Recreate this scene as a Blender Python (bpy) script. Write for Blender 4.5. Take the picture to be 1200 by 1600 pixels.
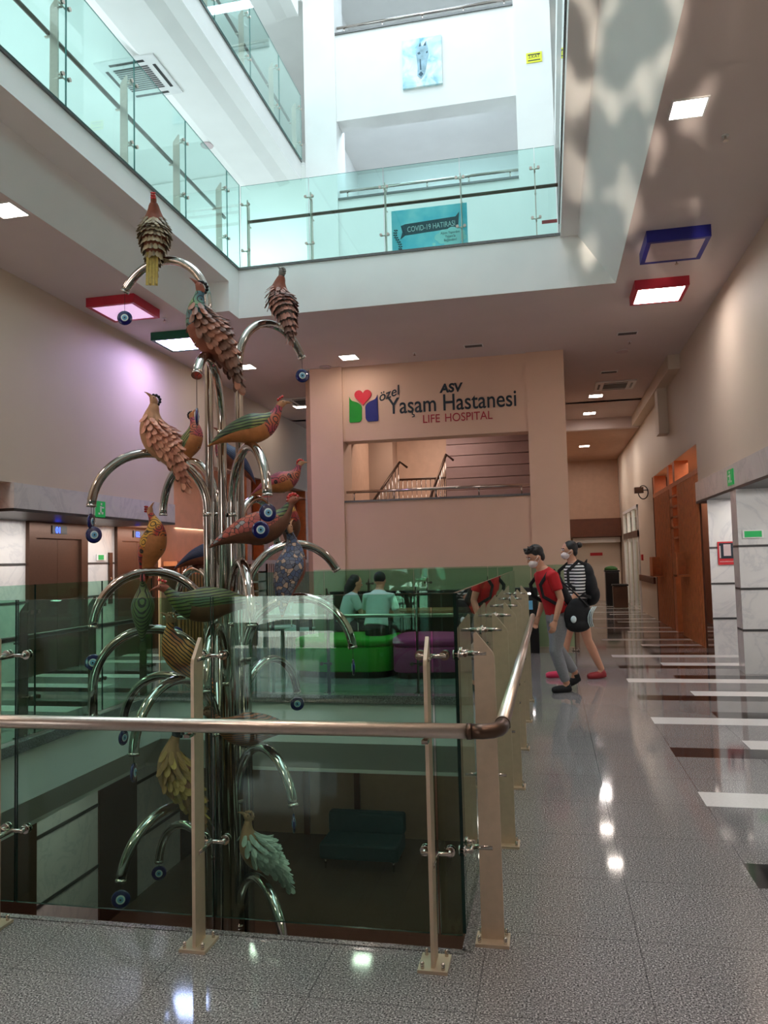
import bpy, math, random
from math import pi, sin, cos, radians, sqrt, atan2
from mathutils import Vector, Matrix
random.seed(7)
S = bpy.context.scene
COL = S.collection
for o in list(bpy.data.objects): bpy.data.objects.remove(o)

# ---------------------------------------------------------------- camera
camd = bpy.data.cameras.new('camera'); cam = bpy.data.objects.new('camera', camd); COL.objects.link(cam)
R = Matrix(((0.97778026, 0.03697097, 0.20634656), (0.20820241, -0.05648903, -0.97645315), (-0.0244441, 0.99771847, -0.0629313)))
cam.matrix_world = Matrix.Translation((0, 0, 1.5)) @ R.to_4x4()
camd.sensor_fit = 'VERTICAL'; camd.sensor_height = 36; camd.sensor_width = 27; camd.lens = 1210 / 1600 * 36
camd.clip_start = 0.05; camd.clip_end = 300
S.camera = cam
# ---------------------------------------------------------------- world, sun, daylight, added fill lamps, exposure
W = bpy.data.worlds.new('world'); S.world = W; W.use_nodes = True
bg = W.node_tree.nodes['Background']; bg.inputs[0].default_value = (0.72, 0.87, 1.0, 1); bg.inputs[1].default_value = 1.1
def lamp(kind, name, loc, direction, energy, color=(1, 1, 1), **kw):
    d = bpy.data.lights.new(name, kind); d.energy = energy; d.color = color
    for k, v in kw.items(): setattr(d, k, v)
    o = bpy.data.objects.new(name, d); COL.objects.link(o); o.location = loc
    o.rotation_euler = Vector(direction).to_track_quat('-Z', 'Y').to_euler()
    return o
lamp('SUN', 'sun_light', (0, -20, 20), (0.12, 1, -0.60), 14, (1, 0.95, 0.86), angle=radians(0.6))
lamp('AREA', 'skylight_daylight', (-1.95, 7.0, 13.6), (0, 0, -1), 460, (0.74, 0.89, 1.0), shape='RECTANGLE', size=4.3, size_y=12.0)
for x_ in (-4.7,):
    lamp('AREA', 'window_daylight', (x_, -6.9, 1.5), (0, 1, -0.05), 22, (1.0, 0.95, 0.90), shape='RECTANGLE', size=1.4, size_y=2.6)
for x_, y_, z_, dx_, e_ in ((-8.1, 3.0, 7.0, 1, 110), (-8.1, 9.0, 7.0, 1, 110), (-8.1, 5.0, 10.3, 1, 110), (-8.1, 11.5, 10.3, 1, 90), (3.9, 5.0, 7.2, -1, 90), (3.9, 5.0, 10.3, -1, 90)):
    lamp('AREA', 'upper_floor_fill_light', (x_, y_, z_), (dx_, 0, 0.25), e_ * 0.75, (0.72, 0.92, 1.0), shape='RECTANGLE', size=4.5, size_y=1.8)  # added area fill for the upper floors; these walls have no windows
lamp('AREA', 'stairwell_fill_light', (-1.9, 14.2, 10.1), (0, 0.3, -1), 55, (0.66, 0.84, 1.0), shape='RECTANGLE', size=2.4, size_y=0.5)  # added fill that brightens the upper opening, no lamp fixture there
lamp('AREA', 'stairwell_fill_light', (-1.9, 14.6, 13.15), (0, 0.3, -1), 30, (0.66, 0.84, 1.0), shape='RECTANGLE', size=2.4, size_y=0.5)  # the same added fill for the topmost opening
lamp('AREA', 'upper_floor_fill_light', (-6.2, 17.8, 7.2), (0.2, -1, 0.3), 90, (0.72, 0.92, 1.0), shape='RECTANGLE', size=3.0, size_y=1.8)  # added fill at the back of the left upper floor, no window there
for x_, y_, z_, e_, c_, sx_, sy_ in ((2.85, 15.8, 3.2, 12, (1, .86, .76), .5, 4.0), (-6.6, 10.0, 2.17, 30, (1, .95, .9), .5, 3.6), (2.9, 11.4, 2.27, 10, (1, .95, .9), .6, 1.2), (2.85, 8.9, 2.27, 14, (1, .95, .9), .6, 1.6), (-6.6, 6.3, 2.17, 16, (1, .95, .9), .5, 2.4), (-6.6, 13.2, 2.17, 14, (1, .95, .9), .5, 1.5), (-6.2, 9.0, -0.92, 12, (1, .9, .8), .6, 4.0), (-2.6, 13.5, -0.92, 5, (1, .86, .74), 2, .5), (2.95, 23.5, 2.8, 16, (1, .9, .75), .8, 3.0), (-2.2, 17.3, 4.88, 60, (1, .88, .8), 2, .6), (-2.2, 14.6, 4.18, 14, (1, .86, .78), 1.6, .4), (1.2, 25.0, 4.7, 20, (1, .92, .86), .3, .3), (1.2, 21.5, 4.7, 20, (1, .92, .86), .3, .3)):
    lamp('AREA', 'ceiling_fill_light', (x_, y_, z_), (0, 0, -1), e_, c_, shape='RECTANGLE', size=sx_, size_y=sy_)  # added area fill under soffits, alcove and ceilings, without fixtures of its own
sp = lamp('SPOT', 'added_glint_spot', (-0.3, -2.2, 0.3), (0.98, 8.0, 5.2), 3600, (1.0, 0.88, 0.74), spot_size=radians(27), spot_blend=0.5, shadow_soft_size=0.05)  # added spot with a noise pattern, imitating sun glints on the ceiling slope
sp.data.use_nodes = True; nt = sp.data.node_tree; em = nt.nodes['Emission']
tc = nt.nodes.new('ShaderNodeTexCoord'); mp = nt.nodes.new('ShaderNodeMapping'); mp.inputs['Scale'].default_value = (1.0, 0.5, 1.0); mp.inputs['Location'].default_value = (0.3, 0.1, 0)
nz = nt.nodes.new('ShaderNodeTexNoise'); nz.inputs['Scale'].default_value = 46; nz.inputs['Detail'].default_value = 0.6
rp = nt.nodes.new('ShaderNodeValToRGB'); rp.color_ramp.elements[0].position = 0.53; rp.color_ramp.elements[0].color = (0, 0, 0, 1); rp.color_ramp.elements[1].position = 0.64
nt.links.new(tc.outputs['Normal'], mp.inputs[0]); nt.links.new(mp.outputs[0], nz.inputs['Vector']); nt.links.new(nz.outputs['Fac'], rp.inputs[0]); sx_ = nt.nodes.new('ShaderNodeSeparateXYZ'); nt.links.new(tc.outputs['Normal'], sx_.inputs[0])
mk = nt.nodes.new('ShaderNodeMapRange'); mk.interpolation_type = 'SMOOTHSTEP'; mk.inputs['From Min'].default_value = 0.085; mk.inputs['From Max'].default_value = 0.035
ab = nt.nodes.new('ShaderNodeMath'); ab.operation = 'ABSOLUTE'; nt.links.new(sx_.outputs[0], ab.inputs[0]); nt.links.new(ab.outputs[0], mk.inputs['Value'])
ml = nt.nodes.new('ShaderNodeMath'); ml.operation = 'MULTIPLY'; nt.links.new(rp.outputs[0], ml.inputs[0]); nt.links.new(mk.outputs[0], ml.inputs[1]); nt.links.new(ml.outputs[0], em.inputs['Strength'])
S.view_settings.view_transform = 'Standard'; S.view_settings.look = 'None'
S.view_settings.gamma = 1; S.view_settings.use_curve_mapping = False
S.view_settings.exposure = 0.62
S.cycles.transparent_max_bounces = 24
S.cycles.max_bounces = 10

# ---------------------------------------------------------------- materials
def lin(c): return tuple(((v / 12.92) if v <= 0.04045 else ((v + 0.055) / 1.055) ** 2.4) for v in [x / 255 for x in c])
def mat(name, rgb, rough=0.5, metal=0.0, emit=None, estr=0, noise=None, bump=0.0, coat=0, spec=0.5):
    """rgb in 0..255 sRGB. noise=(scale, amount, detail) varies value."""
    m = bpy.data.materials.new(name); m.use_nodes = True
    nt = m.node_tree; b = nt.nodes['Principled BSDF']
    c = lin(rgb) + (1,)
    b.inputs['Base Color'].default_value = c; b.inputs['Roughness'].default_value = rough; b.inputs['Metallic'].default_value = metal
    b.inputs['Specular IOR Level'].default_value = spec
    if coat: b.inputs['Coat Weight'].default_value = coat; b.inputs['Coat Roughness'].default_value = 0.05
    if emit: b.inputs['Emission Color'].default_value = lin(emit) + (1,); b.inputs['Emission Strength'].default_value = estr
    sc, am, de = noise if noise else (6.0, 0.05, 3)
    tc = nt.nodes.new('ShaderNodeTexCoord'); n = nt.nodes.new('ShaderNodeTexNoise'); n.inputs['Scale'].default_value = sc; n.inputs['Detail'].default_value = de
    nt.links.new(tc.outputs['Object'], n.inputs['Vector'])
    r = nt.nodes.new('ShaderNodeMapRange'); r.inputs['To Min'].default_value = 1 - am; r.inputs['To Max'].default_value = 1 + am
    r.inputs['From Min'].default_value = 0.3; r.inputs['From Max'].default_value = 0.7
    nt.links.new(n.outputs['Fac'], r.inputs['Value'])
    h = nt.nodes.new('ShaderNodeHueSaturation'); h.inputs['Color'].default_value = c
    nt.links.new(r.outputs['Result'], h.inputs['Value']); nt.links.new(h.outputs['Color'], b.inputs['Base Color'])
    if bump:
        bp = nt.nodes.new('ShaderNodeBump'); bp.inputs['Strength'].default_value = bump; bp.inputs['Distance'].default_value = 0.01
        nt.links.new(n.outputs['Fac'], bp.inputs['Height']); nt.links.new(bp.outputs['Normal'], b.inputs['Normal'])
    return m
def N(nt, kind, **kw):
    n = nt.nodes.new(kind)
    for k, v in kw.items():
        if k in n.inputs: n.inputs[k].default_value = v
        else: setattr(n, k, v)
    return n
def ramp(nt, fac, stops, interp='LINEAR'):
    r = nt.nodes.new('ShaderNodeValToRGB'); r.color_ramp.interpolation = interp
    el = r.color_ramp.elements
    while len(el) < len(stops): el.new(0.5)
    for e, (p, c) in zip(el, stops): e.position = p; e.color = tuple(c) + (1,)
    nt.links.new(fac, r.inputs[0]); return r.outputs[0]
def mathn(nt, op, a, b=None, c=None):
    n = nt.nodes.new('ShaderNodeMath'); n.operation = op
    for i, v in enumerate((a, b, c)):
        if v is None: continue
        if isinstance(v, (int, float)): n.inputs[i].default_value = v
        else: nt.links.new(v, n.inputs[i])
    return n.outputs[0]
def base(name, rough=0.5, metal=0):
    m = bpy.data.materials.new(name); m.use_nodes = True; nt = m.node_tree; b = nt.nodes['Principled BSDF']
    b.inputs['Roughness'].default_value = rough; b.inputs['Metallic'].default_value = metal
    tc = nt.nodes.new('ShaderNodeTexCoord')
    return m, nt, b, tc.outputs['Object']

def granite(name, cols, rough, joints=True, sc=150):
    m, nt, b, co = base(name, rough)
    n = N(nt, 'ShaderNodeTexNoise', Scale=sc, Detail=2.0, Roughness=0.6); nt.links.new(co, n.inputs['Vector'])
    col = ramp(nt, n.outputs['Fac'], [(0.34, lin(cols[0])), (0.46, lin(cols[1])), (0.54, lin(cols[1])), (0.66, lin(cols[2]))])
    n2 = N(nt, 'ShaderNodeTexNoise', Scale=0.8, Detail=3.0); nt.links.new(co, n2.inputs['Vector'])
    mx = nt.nodes.new('ShaderNodeMix'); mx.data_type = 'RGBA'; mx.blend_type = 'MULTIPLY'; mx.inputs[0].default_value = 1
    v = ramp(nt, n2.outputs['Fac'], [(0.3, (0.82,) * 3), (0.7, (1.0,) * 3)])
    nt.links.new(col, mx.inputs[6]); nt.links.new(v, mx.inputs[7]); out = mx.outputs[2]
    if joints:
        sx = nt.nodes.new('ShaderNodeSeparateXYZ'); nt.links.new(co, sx.inputs[0])
        def line(axis, off, mod):
            a = mathn(nt, 'ADD', sx.outputs[axis], off + 100 * mod)
            f = mathn(nt, 'FRACT', mathn(nt, 'DIVIDE', a, mod))
            d = mathn(nt, 'MINIMUM', f, mathn(nt, 'SUBTRACT', 1.0, f))
            return mathn(nt, 'LESS_THAN', d, 0.0022 / mod)
        j = mathn(nt, 'MAXIMUM', line(0, -0.285, 0.58), line(1, -4.985, 0.582))
        m2 = nt.nodes.new('ShaderNodeMix'); m2.data_type = 'RGBA'; nt.links.new(mathn(nt, 'MULTIPLY', j, 0.55), m2.inputs[0]); nt.links.new(out, m2.inputs[6]); m2.inputs[7].default_value = (0.03, 0.03, 0.03, 1)
        out = m2.outputs[2]
    nt.links.new(out, b.inputs['Base Color'])
    return m
M = {}
M['granite'] = granite('granite_grey', [(24, 24, 25), (132, 127, 126), (218, 212, 208)], 0.06)
M['granite_white'] = mat('granite_white', (232, 226, 222), 0.12, noise=(60, 0.05, 3))
M['granite_black'] = mat('granite_black', (26, 24, 26), 0.08, noise=(90, 0.2, 3))
M['curb'] = granite('granite_curb', [(50, 50, 50), (112, 110, 108), (160, 158, 156)], 0.2, False)
M['lowfloor'] = granite('lower_floor_granite', [(66, 50, 42), (104, 84, 70), (134, 110, 94)], 0.12, True, 120)
M['white'] = mat('white_plaster', (236, 234, 230), 0.7, noise=(2, 0.02, 2))
M['ceil'] = mat('ceiling_paint', (214, 200, 196), 0.75, noise=(1.5, 0.02, 2))
M['beige'] = mat('beige_paint', (222, 186, 160), 0.7, noise=(1.5, 0.02, 2))
M['beige_side'] = mat('warm_grey_paint', (214, 200, 182), 0.6, noise=(1.2, 0.02, 2))
M['brown'] = mat('brown_paint', (178, 142, 118), 0.6)
M['peach'] = mat('peach_paint', (240, 176, 138), 0.6)
M['mauve'] = mat('mauve_paint', (172, 140, 134), 0.6)
M['wood'] = mat('orange_wood', (208, 122, 70), 0.45, noise=(9, 0.14, 6))
M['wood_dark'] = mat('dark_wood', (88, 44, 24), 0.45, noise=(9, 0.12, 6))
M['steel'] = mat('polished_steel', (190, 180, 172), 0.08, 1.0, noise=(3, 0.02, 2))
M['brushed'] = mat('brushed_steel', (206, 190, 178), 0.32, 1.0, noise=(40, 0.05, 2))
M['post'] = mat('champagne_steel', (206, 184, 160), 0.42, 0.6, noise=(25, 0.05, 3))
M['steel_dark'] = mat('dark_bronze_steel', (96, 74, 62), 0.35, 0.85, noise=(20, 0.06, 2))
M['black'] = mat('black_plastic', (16, 15, 16), 0.35)
M['darkgrey'] = mat('dark_grey_stone', (64, 62, 62), 0.4)
M['rubber'] = mat('black_rubber', (20, 20, 20), 0.7)
M['lift_steel'] = mat('bronze_lift_steel', (92, 68, 56), 0.34, 0.6, noise=(30, 0.05, 2))
M['red_frame'] = mat('red_lamp_frame', (190, 40, 60), 0.4)
M['green_frame'] = mat('green_lamp_frame', (24, 96, 70), 0.4)
M['blue_frame'] = mat('blue_lamp_frame', (30, 34, 130), 0.4)
M['white_plastic'] = mat('white_plastic', (226, 224, 222), 0.4)
M['grille'] = mat('grille_grey', (80, 76, 76), 0.5)
M['panel_off'] = mat('unlit_diffuser', (196, 176, 176), 0.4)
M['lamp_white'] = mat('lit_diffuser', (255, 255, 255), 0.5, emit=(255, 240, 236), estr=18)
M['lamp_lilac'] = mat('lit_diffuser_cool', (255, 255, 255), 0.5, emit=(206, 184, 255), estr=25)
M['lamp_dim'] = mat('dim_diffuser', (255, 255, 255), 0.5, emit=(222, 176, 220), estr=0.6)
M['lamp_warm'] = mat('lit_diffuser_warm', (255, 255, 255), 0.5, emit=(255, 240, 228), estr=24)
M['lamp_peach'] = mat('lit_alcove', (255, 210, 180), 0.5, emit=(255, 190, 150), estr=5)
M['led_blue'] = mat('blue_display', (20, 30, 160), 0.4, emit=(40, 70, 255), estr=5)
M['sign_green'] = mat('sign_green', (20, 140, 70), 0.4, emit=(20, 160, 80), estr=0.25)
M['sign_red'] = mat('sign_red', (190, 36, 44), 0.45)
M['sign_yellow'] = mat('sign_yellow', (232, 226, 40), 0.45)
M['ink'] = mat('ink_navy', (18, 34, 46), 0.5)
M['ink_red'] = mat('ink_red', (176, 34, 50), 0.5)
M['logo_green'] = mat('logo_green', (14, 146, 34), 0.5)
M['logo_blue'] = mat('logo_blue', (24, 30, 116), 0.5)
M['logo_red'] = mat('logo_red', (206, 26, 48), 0.5)
M['skin'] = mat('skin', (206, 150, 122), 0.5, noise=(30, 0.03, 2))
M['hair'] = mat('dark_hair', (22, 18, 18), 0.5, noise=(60, 0.2, 2))
M['shirt_red'] = mat('red_cotton', (186, 22, 30), 0.8, noise=(50, 0.05, 2))
M['pants_grey'] = mat('grey_jersey', (142, 144, 148), 0.85, noise=(60, 0.08, 3))
M['cloth_black'] = mat('black_cloth', (20, 19, 22), 0.8, noise=(60, 0.1, 2))
M['shoe_pink'] = mat('pink_rubber', (214, 44, 84), 0.5)
M['shoe_red'] = mat('dark_red_rubber', (150, 36, 42), 0.5)
M['mask'] = mat('mask_white', (226, 214, 214), 0.8)
M['shirt_white'] = mat('white_cotton', (214, 222, 226), 0.85, noise=(20, 0.04, 2))
M['bench_green'] = mat('green_fabric', (40, 150, 22), 0.8, noise=(70, 0.08, 2))
M['bench_purple'] = mat('plum_fabric', (176, 44, 118), 0.8, noise=(70, 0.08, 2))
M['teal'] = mat('teal_fabric', (22, 62, 66), 0.7)
M['leaf'] = mat('leaf_green', (40, 96, 36), 0.5, noise=(20, 0.2, 2))
M['wood_table'] = mat('table_wood', (170, 116, 80), 0.4, noise=(12, 0.1, 5))
M['eye_blue'] = mat('glass_cobalt', (10, 14, 92), 0.08, coat=1, noise=(20, 0.1, 2))
M['eye_white'] = mat('glass_white', (214, 232, 236), 0.12, coat=0.5)
M['eye_light'] = mat('glass_light_blue', (110, 176, 214), 0.12, coat=0.5)
M['eye_pupil'] = mat('glass_black', (8, 8, 14), 0.1, coat=0.5)
M['cord'] = mat('dark_cord', (60, 54, 50), 0.8)

def marble(name):
    m, nt, b, co = base(name, 0.18)
    n = N(nt, 'ShaderNodeTexNoise', Scale=1.6, Detail=7.0, Roughness=0.6, Distortion=1.6); nt.links.new(co, n.inputs['Vector'])
    c = ramp(nt, n.outputs['Fac'], [(0.3, lin((222, 220, 218))), (0.48, lin((216, 214, 213))), (0.52, lin((204, 203, 204))), (0.56, lin((216, 214, 213))), (0.8, lin((226, 223, 218)))])
    nt.links.new(c, b.inputs['Base Color']); return m
M['marble'] = marble('grey_marble')

def glass(name, tint, refl=0.026):
    m = bpy.data.materials.new(name); m.use_nodes = True; nt = m.node_tree
    for n in list(nt.nodes): nt.nodes.remove(n)
    out = nt.nodes.new('ShaderNodeOutputMaterial'); t = nt.nodes.new('ShaderNodeBsdfTransparent'); t.inputs[0].default_value = tint + (1,)
    g = nt.nodes.new('ShaderNodeBsdfGlossy'); g.inputs['Roughness'].default_value = 0.0; g.inputs[0].default_value = (0.95, 1, 0.98, 1)
    ge = nt.nodes.new('ShaderNodeNewGeometry'); dt = nt.nodes.new('ShaderNodeVectorMath'); dt.operation = 'DOT_PRODUCT'
    nt.links.new(ge.outputs['Incoming'], dt.inputs[0]); nt.links.new(ge.outputs['Normal'], dt.inputs[1])
    p5 = mathn(nt, 'POWER', mathn(nt, 'SUBTRACT', 1.0, mathn(nt, 'ABSOLUTE', dt.outputs['Value'])), 5.0)
    fr_ = mathn(nt, 'MULTIPLY_ADD', p5, 1 - refl, refl)
    x = nt.nodes.new('ShaderNodeMixShader')
    nt.links.new(fr_, x.inputs[0]); nt.links.new(t.outputs[0], x.inputs[1]); nt.links.new(g.outputs[0], x.inputs[2]); nt.links.new(x.outputs[0], out.inputs[0])
    return m
M['glass'] = glass('green_glass', (0.70, 0.88, 0.80))
M['glass_up'] = glass('aqua_glass', (0.82, 0.955, 0.93))
M['glass_edge'] = mat('glass_edge_dark', (18, 46, 40), 0.1)
M['glass_clear'] = glass('clear_glass', (0.93, 0.97, 0.97))

def striped_shirt():
    m, nt, b, co = base('striped_jersey', 0.85)
    sx = nt.nodes.new('ShaderNodeSeparateXYZ'); nt.links.new(co, sx.inputs[0])
    f = mathn(nt, 'FRACT', mathn(nt, 'MULTIPLY', sx.outputs[2], 26))
    c = ramp(nt, f, [(0.0, lin((24, 24, 30))), (0.5, lin((232, 228, 226)))], 'CONSTANT')
    nt.links.new(c, b.inputs['Base Color']); return m
M['stripes'] = striped_shirt()

def bird_lines(name, cols, scale=26, axis='Z', distort=5, line=(16, 14, 12), dscale=1.0):
    """flowing engraved black lines over a field of colours"""
    m, nt, b, co = base(name, 0.55)
    w = N(nt, 'ShaderNodeTexWave', Scale=scale, Distortion=distort, Detail=0.5, bands_direction=axis); w.inputs['Detail Scale'].default_value = dscale
    nt.links.new(co, w.inputs['Vector'])
    n = N(nt, 'ShaderNodeTexNoise', Scale=5.0, Detail=2.0); nt.links.new(co, n.inputs['Vector'])
    k = len(cols) - 1
    c = ramp(nt, n.outputs['Fac'], [(0.36 + 0.3 * i / max(k, 1), lin(q)) for i, q in enumerate(cols)])
    mk = ramp(nt, w.outputs['Fac'], [(0.22, (1, 1, 1)), (0.34, (0, 0, 0))])
    mx = nt.nodes.new('ShaderNodeMix'); mx.data_type = 'RGBA'; nt.links.new(mk, mx.inputs[0]); nt.links.new(c, mx.inputs[6]); mx.inputs[7].default_value = lin(line) + (1,)
    nt.links.new(mx.outputs[2], b.inputs['Base Color']); return m
def bird_swirl(name, cols, scale=8.5):
    m, nt, b, co = base(name, 0.55)
    v = N(nt, 'ShaderNodeTexVoronoi', Scale=scale); v.feature = 'F1'; nt.links.new(co, v.inputs['Vector'])
    f = mathn(nt, 'FRACT', mathn(nt, 'MULTIPLY', v.outputs['Distance'], 3.6))
    mk = ramp(nt, f, [(0.22, (1, 1, 1)), (0.34, (0, 0, 0))])
    e = N(nt, 'ShaderNodeTexNoise', Scale=4.0, Detail=1.0); nt.links.new(co, e.inputs['Vector'])
    k = len(cols) - 1
    c = ramp(nt, e.outputs['Fac'], [(0.40 + 0.2 * i / max(k, 1), lin(q)) for i, q in enumerate(cols)])
    mx = nt.nodes.new('ShaderNodeMix'); mx.data_type = 'RGBA'; nt.links.new(mk, mx.inputs[0]); nt.links.new(c, mx.inputs[6]); mx.inputs[7].default_value = (0.02, 0.015, 0.015, 1)
    nt.links.new(mx.outputs[2], b.inputs['Base Color']); return m
def bird_mosaic(name, cols, scale=22, line=(40, 30, 34)):
    m, nt, b, co = base(name, 0.6)
    v = N(nt, 'ShaderNodeTexVoronoi', Scale=scale); v.feature = 'F1'; nt.links.new(co, v.inputs['Vector'])
    d = N(nt, 'ShaderNodeTexVoronoi', Scale=scale); d.feature = 'DISTANCE_TO_EDGE'; nt.links.new(co, d.inputs['Vector'])
    sx = nt.nodes.new('ShaderNodeSeparateColor'); nt.links.new(v.outputs['Color'], sx.inputs[0])
    k = len(cols)
    c = ramp(nt, sx.outputs[0], [(i / k, lin(q)) for i, q in enumerate(cols)], 'CONSTANT')
    mk = ramp(nt, d.outputs['Distance'], [(0.03, (1, 1, 1)), (0.07, (0, 0, 0))])
    mx = nt.nodes.new('ShaderNodeMix'); mx.data_type = 'RGBA'; nt.links.new(mk, mx.inputs[0]); nt.links.new(c, mx.inputs[6]); mx.inputs[7].default_value = lin(line) + (1,)
    nt.links.new(mx.outputs[2], b.inputs['Base Color']); return m
def feather_mat(name, a, c2):
    m, nt, b, co = base(name, 0.55)
    g = nt.nodes.new('ShaderNodeNewGeometry')
    c = ramp(nt, g.outputs['Random Per Island'], [(0.0, lin(a)), (1.0, lin(c2))])
    nt.links.new(c, b.inputs['Base Color']); return m
M['b_rust'] = mat('clay_rust', (136, 74, 52), 0.6, noise=(14, 0.2, 6))
M['b_orange'] = mat('clay_orange', (178, 112, 62), 0.6, noise=(16, 0.16, 7))
M['b_tan'] = mat('clay_tan', (178, 128, 92), 0.65, noise=(16, 0.12, 6))
M['b_brown'] = mat('clay_brown', (104, 62, 42), 0.6, noise=(16, 0.2, 6))
M['b_grey'] = mat('clay_grey', (116, 112, 104), 0.65, noise=(16, 0.15, 6))
M['b_red'] = mat('clay_red', (170, 40, 40), 0.55, noise=(16, 0.12, 5))
M['b_pinkhead'] = mat('clay_pink', (176, 80, 84), 0.55, noise=(16, 0.12, 5))
M['b_yellowcloth'] = mat('ochre_cloth', (168, 146, 76), 0.9, noise=(30, 0.2, 4))
M['b_bead_red'] = mat('bead_coral', (206, 64, 60), 0.25)
M['b_bead_black'] = mat('bead_black', (22, 26, 34), 0.25)
M['b_teal'] = bird_swirl('teal_swirls', [(60, 96, 110), (86, 130, 112), (120, 150, 96)])
M['b_magenta'] = bird_swirl('magenta_swirls', [(150, 50, 74), (168, 62, 78), (180, 90, 60)])
M['b_redsw'] = bird_swirl('red_swirls', [(150, 26, 30), (166, 32, 30), (214, 160, 60)])
M['b_blackpat'] = bird_lines('slate_swirls', [(52, 58, 74), (62, 66, 80)])
M['b_greenl'] = bird_lines('green_engraved', [(62, 84, 54), (84, 104, 56), (132, 132, 66)], 9, 'Z', 2)
M['b_greenl2'] = bird_lines('moss_engraved', [(74, 96, 56), (98, 112, 58), (88, 108, 86)], 12, 'Z', 1.6)
M['b_bluel'] = bird_lines('blue_engraved', [(30, 42, 84), (40, 56, 100), (56, 70, 104)], 13, 'Z', 1.2)
M['b_orangel'] = bird_lines('amber_engraved', [(176, 84, 60), (214, 132, 68), (220, 146, 80)], 10, 'Z', 2.4)
M['b_woodl'] = bird_lines('walnut_engraved', [(150, 74, 44), (176, 92, 52)], 14, 'Z', 2)
M['b_mosgrey'] = bird_mosaic('grey_mosaic', [(78, 92, 124), (96, 100, 118), (190, 160, 140), (120, 120, 130), (86, 96, 118)])
M['b_mospink'] = bird_mosaic('pink_mosaic', [(186, 92, 78), (150, 150, 150), (196, 110, 90), (170, 84, 76)], 18)
M['f_copper'] = feather_mat('copper_petals', (176, 108, 84), (226, 160, 130))
M['f_brown'] = feather_mat('brown_petals', (92, 66, 54), (186, 124, 98))
M['f_rose'] = feather_mat('rose_petals', (110, 82, 74), (206, 150, 134))
M['f_stone'] = feather_mat('stone_petals', (120, 106, 84), (186, 168, 134))
M['f_gold'] = feather_mat('gold_petals', (120, 56, 40), (216, 170, 92))
M['f_pale'] = feather_mat('pale_petals', (150, 160, 146), (200, 206, 190))

# ---------------------------------------------------------------- mesh helpers
class MB:
    def __init__(s): s.v = []; s.f = []; s.m = []; s.s = []
    def add(s, vs, fs, mi=0, sm=False):
        b = len(s.v); s.v += [Vector(v) for v in vs]
        for f in fs: s.f.append([b + i for i in f]); s.m.append(mi); s.s.append(sm)
        return s
    def box(s, x0, x1, y0, y1, z0, z1, mi=0):
        return s.add([(x0, y0, z0), (x1, y0, z0), (x1, y1, z0), (x0, y1, z0), (x0, y0, z1), (x1, y0, z1), (x1, y1, z1), (x0, y1, z1)],
                     [(3, 2, 1, 0), (4, 5, 6, 7), (0, 1, 5, 4), (1, 2, 6, 5), (2, 3, 7, 6), (3, 0, 4, 7)], mi)
    def prism(s, pts, axis, a, b, mi=0, sm=False):
        """extrude the 2-D outline pts along an axis from a to b; axis x: (y,z), y: (x,z), z: (x,y)"""
        def p(q, t): return {'x': (t, q[0], q[1]), 'y': (q[0], t, q[1]), 'z': (q[0], q[1], t)}[axis]
        n = len(pts); vs = [p(q, a) for q in pts] + [p(q, b) for q in pts]
        s.add(vs, [tuple(range(n))[::-1], tuple(range(n, 2 * n))], mi)
        b0 = len(s.v) - 2 * n
        for i in range(n):
            j = (i + 1) % n; s.f.append([b0 + i, b0 + j, b0 + n + j, b0 + n + i]); s.m.append(mi); s.s.append(sm)
        return s
    def tube(s, pts, r, n=12, mi=0, cap=True, flat=1.0, up=None):
        pts = [Vector(p) for p in pts]; k = len(pts); rs = r if isinstance(r, (list, tuple)) else [r] * k
        t0 = (pts[1] - pts[0]).normalized()
        ref = Vector(up) if up else (Vector((0, 0, 1)) if abs(t0.z) < 0.9 else Vector((1, 0, 0)))
        u = (ref - t0 * ref.dot(t0)).normalized(); vs = []
        for i, p in enumerate(pts):
            t = (pts[min(i + 1, k - 1)] - pts[max(i - 1, 0)]).normalized()
            u = (u - t * u.dot(t)).normalized(); w = t.cross(u)
            for j in range(n):
                a = 2 * pi * j / n; vs.append(p + u * (cos(a) * rs[i]) + w * (sin(a) * rs[i] * flat))
        fs = [(i * n + j, i * n + (j + 1) % n, (i + 1) * n + (j + 1) % n, (i + 1) * n + j) for i in range(k - 1) for j in range(n)]
        s.add(vs, fs, mi, True)
        if cap:
            b = len(s.v) - k * n; s.f.append([b + j for j in range(n)][::-1]); s.f.append([b + (k - 1) * n + j for j in range(n)]); s.m += [mi, mi]; s.s += [False, False]
        return s
    def cyl(s, p0, p1, r, n=16, mi=0): return s.tube([p0, p1], r, n, mi)
    def ball(s, c, r, n=12, mi=0, rot=None):
        c = Vector(c); r = (r, r, r) if isinstance(r, (int, float)) else r; h = n // 2 + 1; vs = []
        for i in range(h + 1):
            th = pi * i / h
            for j in range(n):
                ph = 2 * pi * j / n; q = Vector((r[0] * sin(th) * cos(ph), r[1] * sin(th) * sin(ph), r[2] * cos(th)))
                vs.append(c + (rot @ q if rot else q))
        fs = [(i * n + j, (i + 1) * n + j, (i + 1) * n + (j + 1) % n, i * n + (j + 1) % n) for i in range(h) for j in range(n)]
        return s.add(vs, fs, mi, True)
    def build(s, name, mats, parent=None, world=True):
        me = bpy.data.meshes.new(name)
        off = parent_loc(parent) if (parent and world) else Vector((0, 0, 0))
        me.from_pydata([v - off for v in s.v], [], s.f)
        for m in (mats if isinstance(mats, (list, tuple)) else [mats]): me.materials.append(M[m] if isinstance(m, str) else m)
        me.polygons.foreach_set('material_index', s.m); me.polygons.foreach_set('use_smooth', s.s); me.update()
        o = bpy.data.objects.new(name, me); COL.objects.link(o)
        if parent: o.parent = parent
        return o
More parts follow.
